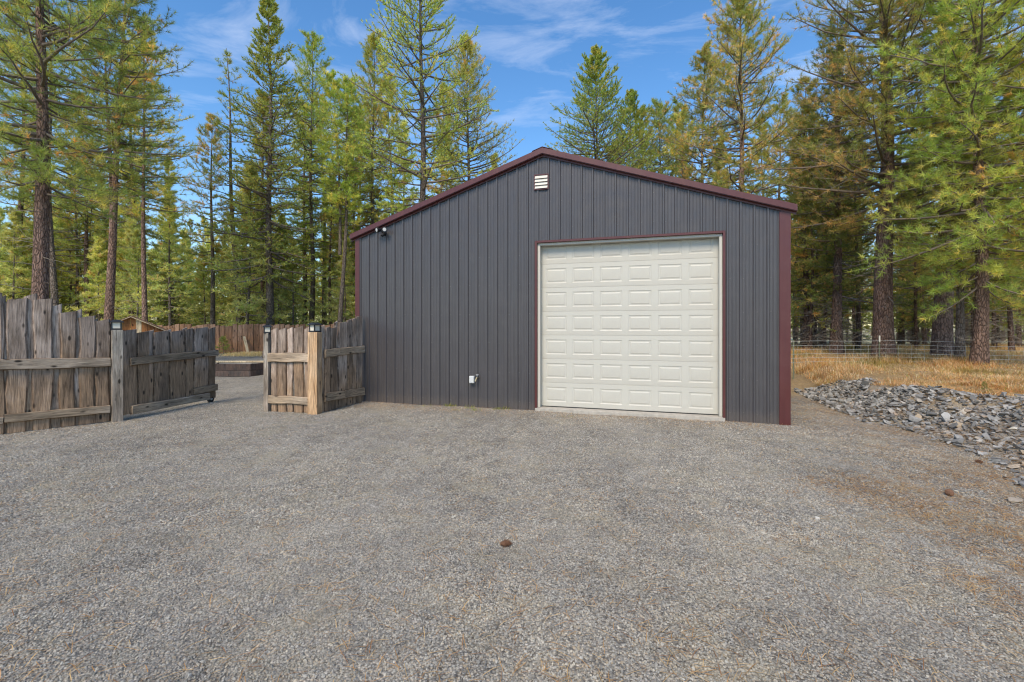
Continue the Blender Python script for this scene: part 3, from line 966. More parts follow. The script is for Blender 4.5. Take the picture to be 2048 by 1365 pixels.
# small shed whose gable shows over the gate
SY = 17.2
sh = empty('shed', (kx(262) * SY, SY, 0), R(35))
tag(sh, 'small orange-brown board shed whose gable peeks over the gate', 'shed')
hw, ez, az_ = 0.95, 1.62, 2.10
bw = [-0.95, -0.62, -0.40, -0.25, -0.02, 0.14, 0.30, 0.46, 0.72, 0.95]
for i, (a, b) in enumerate(zip(bw[:-1], bw[1:])):
    zt = lambda s: ez + (az_ - ez) * (1 - abs(s) / hw) - 0.02
    hgt = min(zt(a), zt(b))
    q = MB()
    pl = [(a + .003, 0), (b - .003, 0), (b - .003, zt(b)), (a + .003, zt(a))]
    if a < 0 < b:
        pl = pl[:3] + [(0, zt(0))] + pl[3:]
    q.prism(pl, random.uniform(-.012, 0), 0.02)
    q.build('wall_board', M['lumber'] if i in (2, 5) else M['orange_plank'], sh)
MB().box(-hw, hw, 0.03, 1.6, 0, ez - .05).build('wall', M['orange_plank'], sh)
for sg in (-1, 1):
    ex = hw + 0.18; zz = ez - 0.18 * (az_ - ez) / hw
    MB().prism([(0, az_), (sg * ex, zz), (sg * ex, zz + .03), (0, az_ + .03)], -0.14, 1.75).build('roof_slope', M['brown_plank'], sh)
    MB().prism([(0, az_ - .03), (sg * ex, zz - .03), (sg * ex, zz - .002), (0, az_ - .002)], -0.139, -0.12).build('fascia', M['lumber'], sh)

# ------------------------------------------------------------------ wire fence on the bank
FP = [(kx(1500) * 15.6, 15.6), (kx(1587) * 15.2, 15.2), (kx(1759) * 15.9, 15.9), (kx(1973) * 14.6, 14.6), (kx(2120) * 14.1, 14.1)]
wf = empty('wire_fence', (FP[0][0], FP[0][1], 0))
tag(wf, 'woven wire field fence on steel posts in front of the right-hand wood', 'fence')
o0 = Vector((FP[0][0], FP[0][1], 0))
for i, (x, y) in enumerate(FP):
    z = gh(x, y)
    m = MB()
    m.box(-0.022, 0.022, -0.004, 0.004, 0, zat(672 if i == 2 else 680, y) - z)
    m.box(-0.004, 0.004, 0.0042, 0.035, 0, zat(672 if i == 2 else 680, y) - z - .001)
    po = m.build('steel_post', M['tpost'], wf, Vector((x, y, z)) - o0, (0, 0, random.uniform(-.4, .4)))
    if i == 2:
        hh = zat(672, y) - z
        MB().box(-0.026, 0.026, -0.008, 0.0015, hh - 0.20, hh + 0.006).build('white_tip', M['white'], po)
def wire(pts, r=0.0028, n=4):
    P_ = np.array(pts, float)[None]
    Rr = np.full((1, len(pts)), r)
    V_, F_ = tubes(P_, Rr, n)
    return V_, F_
def tubes(P_, R_, n):
    Mn, K = R_.shape
    T = np.gradient(P_, axis=1)
    T /= np.linalg.norm(T, axis=2, keepdims=True) + 1e-9
    ref = np.where(np.abs(T[..., 2:3]) > 0.85, np.array([1., 0, 0]), np.array([0, 0, 1.]))
    N = np.cross(T, ref); N /= np.linalg.norm(N, axis=2, keepdims=True) + 1e-9
    B = np.cross(T, N)
    a = np.arange(n) * 2 * np.pi / n
    V_ = P_[:, :, None] + R_[:, :, None, None] * (np.cos(a)[None, None, :, None] * N[:, :, None] + np.sin(a)[None, None, :, None] * B[:, :, None])
    id_ = np.arange(Mn * K * n).reshape(Mn, K, n)
    q = np.stack([id_[:, :-1], np.roll(id_, -1, 2)[:, :-1], np.roll(id_, -1, 2)[:, 1:], id_[:, 1:]], -1).reshape(-1, 4)
    return V_.reshape(-1, 3), q
fence_line = []
for (x0, y0), (x1, y1) in zip(FP[:-1], FP[1:]):
    for k in range(12):
        t_ = k / 12
        fence_line.append((x0 + (x1 - x0) * t_, y0 + (y1 - y0) * t_))
fence_line.append(FP[-1])
gl = [gh(x, y) for x, y in fence_line]
base_z = np.mean(gl)
for hz in (0.87, 0.73, 0.60, 0.46, 0.33, 0.2):
    pts = [(x - o0.x, y - o0.y - 0.012, base_z + hz + 0.01 * math.sin(i * .52)) for i, (x, y) in enumerate(fence_line)]
    V_, F_ = wire(pts, 0.0045)
    link('wire', mesh_np('wire', V_, [F_]), M['wire'], wf)
sv_, sf_, n_ = [], [], 0
for (x0, y0), (x1, y1) in zip(FP[:-1], FP[1:]):
    nn = int(math.hypot(x1 - x0, y1 - y0) / 0.30)
    for k in range(nn):
        t_ = (k + .5) / nn
        x, y = x0 + (x1 - x0) * t_ - o0.x, y0 + (y1 - y0) * t_ - o0.y - 0.012
        V_, F_ = wire([(x, y, base_z + .05), (x, y, base_z + .73)], 0.003, 3)
        sv_.append(V_); sf_.append(F_ + n_); n_ += len(V_)
tag(link('stay_wires', mesh_np('stay_wires', np.concatenate(sv_), [np.concatenate(sf_)]), M['wire'], wf), kind='stuff')

# ------------------------------------------------------------------ trees
PAL = {
    'green': [((0.289, 0.363, 0.105), 5), ((0.386, 0.424, 0.116), 4), ((0.553, 0.496, 0.143), 1.5), ((0.750, 0.436, 0.154), 0.5)],
    'yellow': [((0.373, 0.424, 0.105), 4), ((0.540, 0.508, 0.132), 4), ((0.747, 0.605, 0.165), 1.4), ((0.750, 0.484, 0.176), 0.6)],
    'bright': [((0.326, 0.427, 0.100), 5), ((0.467, 0.497, 0.126), 4), ((0.675, 0.589, 0.168), 1.0)],
    'rusty': [((0.322, 0.361, 0.106), 4), ((0.520, 0.455, 0.138), 3), ((0.750, 0.490, 0.180), 1.3), ((0.750, 0.583, 0.244), 0.7)],
    'larch': [((0.361, 0.448, 0.116), 4), ((0.515, 0.544, 0.143), 3), ((0.643, 0.593, 0.165), 1)],
    'dark': [((0.188, 0.232, 0.070), 5), ((0.309, 0.307, 0.090), 3), ((0.585, 0.374, 0.140), 1.2)],
    'pale': [((0.471, 0.541, 0.190), 4), ((0.686, 0.670, 0.254), 4), ((0.750, 0.720, 0.333), 1.3), ((0.750, 0.566, 0.286), 0.4)],
}
def tree_geo(H, d, hb, rmax, seed, nbr=105, J=9, T=3, nn=22, nl=0.19, nw=0.0095, pal='green', lean=(0, 0), kind='pine',
             dead=14, up=0.25, droop=-0.15, zmax=None, wig=0.06, base_r=None, stem0=None, flare=1.35, sides=10):
    """returns (trunk V,F), (limb V,F), (needle V,F,col), (dead V,F)"""
    nn, nw = max(6, int(round(nn * 0.63))), nw * 1.62      # fewer, slightly broader needles
    r = np.random.default_rng(seed)
    ph = r.uniform(0, 6.28, 4)
    z0 = 0.0 if stem0 is None else stem0[2]
    def axis_at(z):
        q = np.clip((z - z0) / (H - z0), 0, 1)
        x = lean[0] * q ** 1.15 + wig * np.sin(ph[0] + z * 0.55) - wig * np.sin(ph[0] + z0 * .55)
        y = lean[1] * q ** 1.15 + wig * np.sin(ph[1] + z * 0.47) - wig * np.sin(ph[1] + z0 * .47)
        if stem0 is not None:
            x = x + stem0[0]; y = y + stem0[1]
        return np.stack([x, y, z], -1)
    zz = z0 + (H - z0) * np.linspace(0, 1, 15) ** 1.2
    rad = d / 2 * (1 - 0.94 * ((zz - z0) / (H - z0)) ** 0.95)
    if stem0 is None:
        rad = rad * (1 + (flare - 1) * np.exp(-zz / 0.45))
        zz[0] = -0.15
    TV, TF = tubes(axis_at(zz)[None], rad[None], sides)
    def rad_at(z):
        return d / 2 * (1 - 0.94 * np.clip((z - z0) / (H - z0), 0, 1) ** 0.95)
    # live branches
    t = (np.arange(nbr) + r.uniform(0, 1, nbr)) / nbr
    t = t ** 0.92
    top = min(H * 0.985, zmax) if zmax else H * 0.985
    bz = hb + (top - hb) * t
    tc = (bz - hb) / (H - hb)
    if kind == 'pine':
        prof = (1 - tc) ** 0.62 * (0.6 + 0.4 * np.clip(tc * 4, 0, 1)) + 0.05
    elif kind == 'cone':
        prof = (1 - tc) ** 0.9 + 0.03
    elif kind == 'column':
        prof = np.clip((1 - tc) * 2.6, 0, 1) ** 0.7 * (0.65 + 0.35 * np.clip(tc * 3, 0, 1)) + 0.05
    elif kind == 'fir':
        prof = np.clip((1 - tc) * 1.35, 0, 1) ** 0.8 + 0.04
    elif kind == 'larch':
        prof = (1 - tc) ** 0.55 * (0.55 + 0.45 * np.clip(tc * 3, 0, 1)) + 0.06
    else:
        prof = (1 - tc) ** 0.7 + 0.05
    L = rmax * prof * (r.uniform(0.4, 1.15, nbr) if kind in ('pine', 'column') else r.uniform(0.55, 1.12, nbr))
    azm = np.arange(nbr) * 2.399 + r.normal(0, 0.5, nbr)
    e0 = droop + (up - droop + 0.5) * tc + r.normal(0, 0.14, nbr)
    K = 6
    s = np.linspace(0, 1, K)
    ecurv = r.uniform(0.1, 0.45, nbr) if kind != 'cone' else r.uniform(-0.15, 0.3, nbr)
    el_ = e0[:, None] + (s[None] - 0.35) * ecurv[:, None] * 1.3
    aw = azm[:, None] + r.normal(0, 0.10, (nbr, K)).cumsum(1)
    dirs = np.stack([np.cos(el_) * np.cos(aw), np.cos(el_) * np.sin(aw), np.sin(el_)], -1)
    seg = (L / (K - 1))[:, None, None] * dirs
    BP = axis_at(bz)[:, None] + np.concatenate([np.zeros((nbr, 1, 3)), np.cumsum(seg[:, :-1], 1)], 1)
    br = (0.008 + 0.012 * L) * np.clip(rad_at(bz) / 0.05, 0.45, 1.25)
    BR = br[:, None] * (1 - 0.8 * s[None])
    LV, LF = tubes(BP, BR, 4)
    # side twigs
    sj = np.linspace(0.22, 1.0, J)[None] + r.uniform(-0.05, 0.05, (nbr, J))
    sj = np.clip(sj, 0.12, 1.0)
    fi = sj * (K - 1); i0 = np.clip(fi.astype(int), 0, K - 2); fr = (fi - i0)[..., None]
    ar = np.arange(nbr)[:, None]
    base = BP[ar, i0] * (1 - fr) + BP[ar, i0 + 1] * fr
    bd = dirs[ar, i0]
    side = np.where((np.arange(J) % 2)[None] == 0, 1, -1) * r.uniform(0.45, 1.15, (nbr, J))
    side[:, -1] *= 0.15
    ca, sa = np.cos(side), np.sin(side)
    sd = np.stack([bd[..., 0] * ca - bd[..., 1] * sa, bd[..., 0] * sa + bd[..., 1] * ca, bd[..., 2] + r.normal(0.12, 0.22, (nbr, J))], -1)
    if kind in ('pine', 'column'):      # twigs all round the bough: rounded clumps rather than flat sprays
        ph_ = r.uniform(-0.7, 3.84, (nbr, J))
        hp = np.stack([-bd[..., 1], bd[..., 0], np.zeros((nbr, J))], -1)
        hp /= np.linalg.norm(hp, axis=2, keepdims=True) + 1e-9
        upv = np.cross(bd, hp); upv = upv * np.sign(upv[..., 2:3] + 1e-6)
        sa_ = np.abs(sa)[..., None]
        sd = bd * ca[..., None] + sa_ * (hp * np.cos(ph_)[..., None] + upv * np.sin(ph_)[..., None] * 0.9)
    sd /= np.linalg.norm(sd, axis=2, keepdims=True)
    sl = L[:, None] * (0.12 + 0.34 * (1 - sj)) * r.uniform(0.6, 1.25, (nbr, J)) + 0.10
    k3 = np.linspace(0, 1, 3)
    upb = np.array([0, 0, 1.0]) * r.uniform(-0.05, 0.30, (nbr, J, 1, 1))
    SP = base[:, :, None] + sl[..., None, None] * (sd[:, :, None] * k3[None, None, :, None] + upb * (k3 ** 2)[None, None, :, None])
    SP = SP.reshape(-1, 3, 3)
    SR = (0.004 + 0.006 * sl.reshape(-1))[:, None] * (1 - 0.6 * k3[None])
    V2, F2 = tubes(SP, SR, 3)
    LF = [LF, F2 + len(LV)]; LV = np.concatenate([LV, V2])
    # tufts along the twigs
    nS = len(SP)
    f = np.linspace(1.0, 0.25 if T > 2 else 0.5, T)[None] + r.uniform(-0.08, 0.0, (nS, T))
    fi = f * 2; i0 = np.clip(fi.astype(int), 0, 1); fr = (fi - i0)[..., None]
    ar = np.arange(nS)[:, None]
    C = SP[ar, i0] * (1 - fr) + SP[ar, i0 + 1] * fr
    Ax = SP[ar, i0 + 1] - SP[ar, i0]
    Ax /= np.linalg.norm(Ax, axis=2, keepdims=True) + 1e-9
    pals = PAL[pal]
    w = np.array([p[1] for p in pals]); w = w / w.sum()
    cols = np.array([p[0] for p in pals])
    # foliage of one branch tends to one tone
    bt = r.choice(len(cols), nbr, p=w)
    ti = np.repeat(bt, J)[:, None] * np.ones((1, T), int)
    ch = r.uniform(0, 1, (nS, T)) < 0.55
    ti = np.where(ch, r.choice(len(cols), (nS, T), p=w), ti)
    tcol = cols[ti] * r.uniform(0.75, 1.3, (nS, T, 1))
    C = C.reshape(-1, 3); Ax = Ax.reshape(-1, 3); tcol = tcol.reshape(-1, 3)
    keep = r.uniform(0, 1, len(C)) < 0.93
    C, Ax, tcol = C[keep], Ax[keep], tcol[keep]
    nt = len(C)
    rd = r.normal(0, 1, (nt, nn, 3)); rd /= np.linalg.norm(rd, axis=2, keepdims=True)
    dn = Ax[:, None] * 0.75 + rd * 0.85 + np.array([0, 0, 0.10])
    dn /= np.linalg.norm(dn, axis=2, keepdims=True)
    ln = nl * r.uniform(0.65, 1.15, (nt, nn, 1))
    b0 = C[:, None] - Ax[:, None] * r.uniform(0, nl * 0.55, (nt, nn, 1))
    rs = r.normal(0, 1, (nt, nn, 3))
    sdv = np.cross(dn, rs); sdv /= np.linalg.norm(sdv, axis=2, keepdims=True) + 1e-9
    sdv *= nw / 2
    NV = np.stack([b0 - sdv, b0 + sdv, b0 + dn * ln], 2).reshape(-1, 3)
    NF = np.arange(len(NV)).reshape(-1, 3)
    nc = (tcol[:, None] * r.uniform(0.85, 1.15, (nt, nn, 1))).reshape(-1, 3)
    NC = np.repeat(nc, 3, 0)
    # dead twigs below the crown
    DG = None
    if dead > 0:
        bz = z0 + (hb - z0) * r.uniform(0.22, 1.05, dead) if stem0 is None else z0 + (hb - z0) * r.uniform(0.3, 1.0, dead)
        az2 = r.uniform(0, 6.28, dead); L2 = r.uniform(0.25, 1.0, dead) * min(rmax, 2.6) * 0.52
        e2 = r.normal(-0.12, 0.22, dead)
        K2 = 5; s2 = np.linspace(0, 1, K2)
        ew = e2[:, None] + r.normal(0, 0.12, (dead, K2)).cumsum(1)
        aw = az2[:, None] + r.normal(0, 0.12, (dead, K2)).cumsum(1)
        dd = np.stack([np.cos(ew) * np.cos(aw), np.cos(ew) * np.sin(aw), np.sin(ew)], -1)
        DP = axis_at(bz)[:, None] + np.concatenate([np.zeros((dead, 1, 3)), np.cumsum(dd[:, :-1] * (L2 / 4)[:, None, None], 1)], 1)
        DV, DF = tubes(DP, (0.005 + 0.006 * L2)[:, None] * (1 - 0.75 * s2[None]), 3)
        J2 = 4
        ar = np.repeat(np.arange(dead), J2); ii = np.tile(np.arange(1, J2 + 1), dead)
        d3 = dd[ar, ii - 1] + r.normal(0, 0.6, (dead * J2, 3)); d3 /= np.linalg.norm(d3, axis=1, keepdims=True)
        p0 = DP[ar, ii]; l3 = (L2[ar] * r.uniform(0.12, 0.4, dead * J2))[:, None]
        p1 = p0 + d3 * l3 * .5; p2 = p1 + (d3 + r.normal(0, .25, d3.shape)) * l3 * .5
        V3, F3 = tubes(np.stack([p0, p1, p2], 1), np.tile(np.array([[0.005, 0.0035, 0.0015]]), (len(p0), 1)), 3)
        DG = (np.concatenate([DV, V3]), [DF, F3 + len(DV)])
    return (TV, [TF]), (LV, LF), (NV, [NF], NC), DG

def merge(gs):
    V_ = []; F_ = []; C_ = []; n = 0
    for g in gs:
        if g is None:
            continue
        V_.append(g[0]); F_ += [f + n for f in g[1]]; n += len(g[0])
        if len(g) > 2:
            C_.append(g[2])
    return (np.concatenate(V_), F_, np.concatenate(C_) if C_ else None) if V_ else None

def make_tree(name, x, y, label, group=None, cat='tree', bark='bark_grey', rz=0.0, stems=None, z=None, **kw):
    o = empty(name, (x, y, (gh(x, y) if z is None else z)), rz)
    tag(o, label, cat, group)
    gs = [tree_geo(**kw)]
    for s_ in (stems or []):
        gs.append(tree_geo(**s_))
    tr = merge([g[0] for g in gs]); lm = merge([g[1] for g in gs]); nd = merge([g[2] for g in gs]); dd = merge([g[3] for g in gs])
    link('trunk', mesh_np('trunk', tr[0], tr[1], smooth=True), M[bark], o)
    link('limbs', mesh_np('limbs', lm[0], lm[1]), M['limb'], o)
    link('crown', mesh_np('crown', nd[0], nd[1], nd[2]), M['leaf'], o)
    if dd is not None:
        link('dead_twigs', mesh_np('dead_twigs', dd[0], dd[1]), M['dead'], o)
    return o

def copy_tree(src, x, y, rz, sc, label=None, group=None, z=None, tilt=(0, 0)):
    c = src.copy(); COL.objects.link(c)
    c.location = (x, y, gh(x, y) if z is None else z)
    c.rotation_euler = (tilt[0], tilt[1], rz)
    c.scale = (sc[0], sc[0], sc[1])
    if label: c['label'] = label
    if group: c['group'] = group
    for ch in src.children:
        k = ch.copy(); COL.objects.link(k); k.parent = c
    return c

def T_(name, u, Y, label, **kw):
    return make_tree(name, kx(u) * Y, Y, label, **kw)

# --- left of the barn
T_('pine_tree', 80, 13.0, 'thick red-barked pine rising close behind the far left fence', bark='bark_red', H=17, d=0.44, hb=5.4, rmax=3.2, seed=1,
   nbr=110, J=9, T=3, nn=36, nl=0.21, nw=0.0075, pal='green', dead=30, droop=-0.25, zmax=13)
T_('pine_tree', 48, 25.0, 'slim dark-trunked pine just left of the thick red-barked pine', bark='bark_dark', H=19, d=0.36, hb=7.5, rmax=2.4, seed=2, pal='green', dead=26)
T_('pine_tree', 112, 21.0, 'slim leaning pine just right of the thick red-barked pine', bark='bark_grey', H=18, d=0.31, hb=7, rmax=2.2, seed=3, pal='green', lean=(-0.35, 0), dead=26)
T_('pine_tree', 214, 17.5, 'pine with a forked trunk behind the left fence lamp post', bark='bark_red', H=15.5, d=0.34, hb=6.2, rmax=2.7, seed=4,
   nbr=95, J=9, T=3, nn=30, nl=0.2, nw=0.0085, pal='green', lean=(0.75, 0), dead=16,
   stems=[dict(H=13.5, d=0.2, hb=6.4, rmax=2.2, seed=5, nbr=55, J=8, T=3, nn=24, nl=0.2, nw=0.0085, pal='green', lean=(-0.25, 0.2), dead=6, stem0=(0.16, 0, 3.6))])
T_('pine_tree', 181, 27.0, 'dark bent pine with drooping dead twigs left of the forked pine', bark='bark_dark', H=15, d=0.33, hb=5.2, rmax=2.6, seed=6, pal='green', lean=(-0.5, 0), dead=36)
T_('pine_tree', 262, 26.0, 'dark-trunked pine directly behind the small shed gable', bark='bark_dark', H=17, d=0.38, hb=7, rmax=2.5, seed=7, pal='green', dead=30)
T_('pine_tree', 290, 21.5, 'reddish slim pine just right of the small shed gable', bark='bark_red', H=15, d=0.26, hb=6, rmax=2.3, seed=8, pal='yellow', dead=22)
T_('pine_tree', 424, 25.5, 'short slim pine beside the right end of the open gate', bark='bark_grey', H=12.8, d=0.29, hb=4.8, rmax=1.9, seed=9, pal='rusty', dead=24, nbr=60)
T_('lodgepole_pine', 478, 26.5, 'thin-crowned leaning pine with a bare trunk above the driveway', bark='bark_grey', H=17.0, d=0.37, hb=7.0, rmax=2.1, seed=10, pal='green', lean=(-0.72, 0),
   nbr=46, J=6, T=2, nn=24, dead=20)
T_('fir_tree', 541, 23.5, 'tall dense conical fir left of the barn, tallest crown there', bark='bark_grey', H=17.6, d=0.42, hb=3.6, rmax=2.9, seed=11, kind='fir', pal='larch',
   nbr=170, J=11, T=5, nn=12, nl=0.12, nw=0.018, dead=24, up=0.2, droop=-0.3)
T_('pine_tree', 527, 25.5, 'slim second trunk standing right behind the tall dense fir', bark='bark_dark', H=14, d=0.30, hb=6, rmax=1.7, seed=12, pal='yellow', dead=18)
T_('pine_tree', 621, 27.5, 'narrow tall pine between the fir and the barn', bark='bark_grey', H=18.7, d=0.33, hb=5.0, rmax=2.3, seed=13, kind='column', pal='bright', dead=20, nbr=130)
T_('pine_tree', 608, 29.5, 'darker trunk just left of the narrow tall pine', bark='bark_dark', H=15.5, d=0.34, hb=6, rmax=2.1, seed=14, pal='bright', dead=18)
T_('pine_tree', 678, 24.0, 'double-stemmed slim pine just left of the barn corner', bark='bark_grey', H=13.9, d=0.27, hb=6.5, rmax=1.35, seed=15, pal='bright', lean=(0.5, 0), dead=18, nbr=80, kind='column',
   stems=[dict(H=14.2, d=0.17, hb=7.2, rmax=1.35, seed=16, nbr=75, pal='bright', kind='column', lean=(-0.35, 0), dead=8, stem0=(0.05, 0, 4.9))])
T_('pine_tree', 745, 27.0, 'bushy olive pine above the left slope of the barn roof', bark='bark_grey', H=18.2, d=0.32, hb=4, rmax=3.0, seed=17, pal='yellow', dead=10, nbr=160)
T_('larch_tree', 845, 21.5, 'tall open-branched larch above the left roof slope', bark='bark_grey', H=20, d=0.42, hb=6.5, rmax=3.9, seed=18, kind='larch', pal='larch',
   nbr=100, J=13, T=8, nn=11, nl=0.10, nw=0.018, dead=12, up=0.35, droop=-0.05, zmax=17.5)
T_('pine_tree', 937, 26.5, 'broad conical pine left of the barn peak', bark='bark_grey', H=17.9, d=0.34, hb=5, rmax=3.7, seed=19, kind='pine', pal='yellow', dead=8, nbr=170, up=0.5)
# --- behind and right of the roof peak
T_('larch_tree', 1195, 29.0, 'bright green conical larch right of the barn peak', bark='bark_grey', H=18.6, d=0.34, hb=6, rmax=6.2, seed=20, kind='cone', pal='bright',
   nbr=190, J=13, T=6, nn=11, nl=0.12, nw=0.019, dead=4, up=0.35, droop=-0.2)
T_('larch_tree', 1258, 31.5, 'slim green larch just right of the bright conical larch', bark='bark_grey', H=17.4, d=0.26, hb=6, rmax=5.0, seed=21, kind='cone', pal='bright',
   nbr=140, J=11, T=5, nn=12, nl=0.13, nw=0.019, dead=4, up=0.4)
T_('pine_tree', 1322, 33.0, 'low rounded green pine peeking over the right roof slope', bark='bark_grey', H=17.2, d=0.3, hb=6, rmax=4.2, seed=22, pal='green', dead=4, nbr=170)
T_('pine_tree', 1405, 27.5, 'rust-flecked pine with a pointed top over the right roof slope', bark='bark_grey', H=17.9, d=0.32, hb=5.5, rmax=3.4, seed=23, pal='rusty', dead=6, nbr=140, J=10, T=4)
T_('pine_tree', 1484, 23.0, 'tall rust-flecked pine towering over the right end of the roof', bark='bark_red', H=19.5, d=0.40, hb=5.5, rmax=3.5, seed=24, pal='rusty', dead=10, nbr=150, J=12, T=4, nn=24, zmax=18, up=0.5)
T_('pine_tree', 1560, 27.5, 'olive pine behind the right corner of the barn roof', bark='bark_grey', H=14.5, d=0.32, hb=3.5, rmax=3.0, seed=25, pal='yellow', dead=14, nbr=95)
# --- right-hand wood
T_('pine_tree', 1768, 17.6, 'massive dark-barked pine behind the white-tipped fence post', bark='bark_red', H=19, d=0.66, hb=4.6, rmax=4.6, seed=26, pal='rusty', dead=60, nbr=140, J=13, T=4, nn=26,
   nl=0.2, nw=0.0085, zmax=14.5, up=0.45, droop=-0.15, flare=1.3, sides=14)
T_('pine_tree', 1884, 17.2, 'wide red-barked trunk between the massive pine and the near leafy pine', bark='bark_red', H=19, d=0.60, hb=6.0, rmax=3.6, seed=27, pal='yellow', dead=40, nbr=90, nn=24, zmax=14, sides=14, flare=1.25)
T_('pine_tree', 1920, 15.4, 'thin short trunk left of the near leafy pine', bark='bark_grey', H=9.5, d=0.25, hb=2.6, rmax=1.9, seed=28, pal='yellow', dead=14, nbr=60, nn=26, nl=0.2)
T_('pine_tree', 1958, 14.0, 'near leafy yellow-green pine with low drooping boughs at far right', bark='bark_dark', H=15, d=0.37, hb=2.3, rmax=3.5, seed=29, pal='bright', dead=16, nbr=150, J=10, T=3, nn=40, nl=0.21, nw=0.0078,
   zmax=12, droop=-0.35, up=0.3)
T_('pine_tree', 2170, 12.6, 'pine at the right edge reaching boughs into the frame', bark='bark_dark', H=15, d=0.38, hb=3.6, rmax=3.4, seed=30, pal='yellow', dead=10, nbr=120, J=10, T=3, nn=36, nl=0.21, nw=0.0078, zmax=11.5, droop=-0.3)
T_('pine_tree', 1672, 20.5, 'dim pine tangled in dead twigs beside the barn corner', bark='bark_dark', H=14.5, d=0.44, hb=2.4, rmax=3.0, seed=31, pal='dark', dead=80, nbr=95)
T_('pine_tree', 1612, 22.5, 'slim dim pine nearest the right barn corner', bark='bark_dark', H=13, d=0.28, hb=2.6, rmax=2.6, seed=32, pal='rusty', dead=60, nbr=85)

# --- background wood: a few kinds, copied
def proto(name, seed, label, group, **kw):
    return make_tree(name, 0, 0, label, group, z=0, seed=seed, **kw)
GL = 'slender pines of the deep wood left of the barn'
LL = 'slender pale-lit pine in the deep wood behind the brown fence'
bgl = [dict(H=13, d=0.26, hb=4.0, rmax=1.8, nbr=60, J=7, T=3, nn=16, nl=0.22, nw=0.017, pal='yellow', dead=22, bark='bark_grey'),
       dict(H=11, d=0.20, hb=2.4, rmax=1.7, nbr=60, J=7, T=3, nn=16, nl=0.22, nw=0.017, pal='pale', dead=16, bark='bark_grey', kind='cone'),
       dict(H=15, d=0.30, hb=6.0, rmax=2.0, nbr=60, J=7, T=3, nn=16, nl=0.22, nw=0.017, pal='green', dead=26, bark='bark_dark'),
       dict(H=7, d=0.13, hb=0.6, rmax=1.6, nbr=64, J=7, T=3, nn=16, nl=0.2, nw=0.017, pal='pale', dead=0, bark='bark_grey', kind='cone')]
protoL = [proto('pine_tree', 500 + i, LL, GL, **k) for i, k in enumerate(bgl)]
r2 = random.Random(11)
first = [True] * 8
def place(ps, i, x, y, sc, label, group):
    if first[ps[1] + i]:
        first[ps[1] + i] = False
        o = ps[0][i]; o.location = (x, y, gh(x, y)); o.scale = (sc[0], sc[0], sc[1]); o.rotation_euler = (0, 0, r2.uniform(0, 6))
        o['label'] = label; o['group'] = group
    else:
        copy_tree(ps[0][i], x, y, r2.uniform(0, 6.28), sc, label, group, tilt=(r2.uniform(-.02, .02), r2.uniform(-.02, .02)))
KIND = ['slender olive pine', 'pale-lit conical pine', 'tall dark-stemmed pine', 'bushy young pale-green conifer']
def where_left(u, Y):
    w_ = 'deep in' if Y > 42 else 'at the front of'
    for lim, t_ in ((60, 'the wood left of the thick red-barked pine'), (200, 'the wood between red-barked and forked pines'), (330, 'the wood behind the small shed'), (440, 'the wood behind the open gate leaf'), (545, 'the wood above the driveway opening')):
        if u < lim:
            return w_ + ' ' + t_
    return w_ + ' the wood beside the left barn corner'
for Y in np.concatenate([np.linspace(24.0, 30, 46), np.linspace(30, 40, 72), np.linspace(40, 55, 62), np.linspace(55, 95, 36)]):
    u = r2.uniform(-140, 770)
    Y = float(Y) + r2.uniform(-1, 1)
    i = r2.choices([0, 1, 2, 3], [1.6, 2.4, 0.6, 5] if Y < 42 else [4, 4, 2, 2])[0]
    s = r2.uniform(0.7, 1.1) if i != 3 else r2.uniform(0.55, 1.35)
    x = kx(u) * Y
    lab = KIND[i] + ' ' + where_left(u, Y)
    place((protoL, 0), i, x, Y, (s, s * r2.uniform(0.9, 1.08)), lab, lab.replace('pine', 'pines').replace('conifer', 'conifers'))
GR = 'dim slender trunks of the wood right of the barn'
LR = 'dim slender pine in the wood behind the wire fence'
bgr = [dict(H=14, d=0.22, hb=2.0, rmax=2.2, nbr=65, J=7, T=3, nn=17, nl=0.22, nw=0.017, pal='dark', dead=46, bark='bark_dark'),
       dict(H=13, d=0.19, hb=1.5, rmax=2.1, nbr=60, J=7, T=3, nn=17, nl=0.22, nw=0.017, pal='rusty', dead=40, bark='bark_dark'),
       dict(H=12, d=0.24, hb=1.0, rmax=2.3, nbr=60, J=7, T=3, nn=17, nl=0.22, nw=0.017, pal='green', dead=40, bark='bark_dark')]
protoR = [proto('pine_tree', 600 + i, LR, GR, **k) for i, k in enumerate(bgr)]
for Y in np.concatenate([np.linspace(20.5, 27, 22), np.linspace(27, 38, 34), np.linspace(38, 60, 34)]):
    u = r2.uniform(1575, 2200); Y = float(Y)
    if abs(u - 1768) < 30 or abs(u - 1884) < 30: u += 55
    s = r2.uniform(0.8, 1.1)
    i = r2.choice([0, 1, 2])
    lab = ['dim twiggy pine', 'dim rust-tinged pine', 'dim thick-stemmed pine'][i] + (' in the back rows' if Y > 28 else ' in the front rows')
    lab += ' between the barn and the massive pine' if u < 1768 else (' behind the wide red-barked trunk' if u < 1910 else ' behind the near leafy pine')
    place((protoR, 4), i, kx(u) * Y, Y, (s, s), lab, lab.replace('pine in', 'pines in'))
for k in range(46):
    Y = r2.uniform(44, 80); u = r2.uniform(1570, 2230); s_ = r2.uniform(.8, 1.15)
    lab = 'low-branched green pine at the very back of the right-hand wood'
    place((protoR, 4), 2, kx(u) * Y, Y, (s_, s_), lab, 'low-branched pines at the back of the right-hand wood')
GB = 'pines showing just above the barn roof'
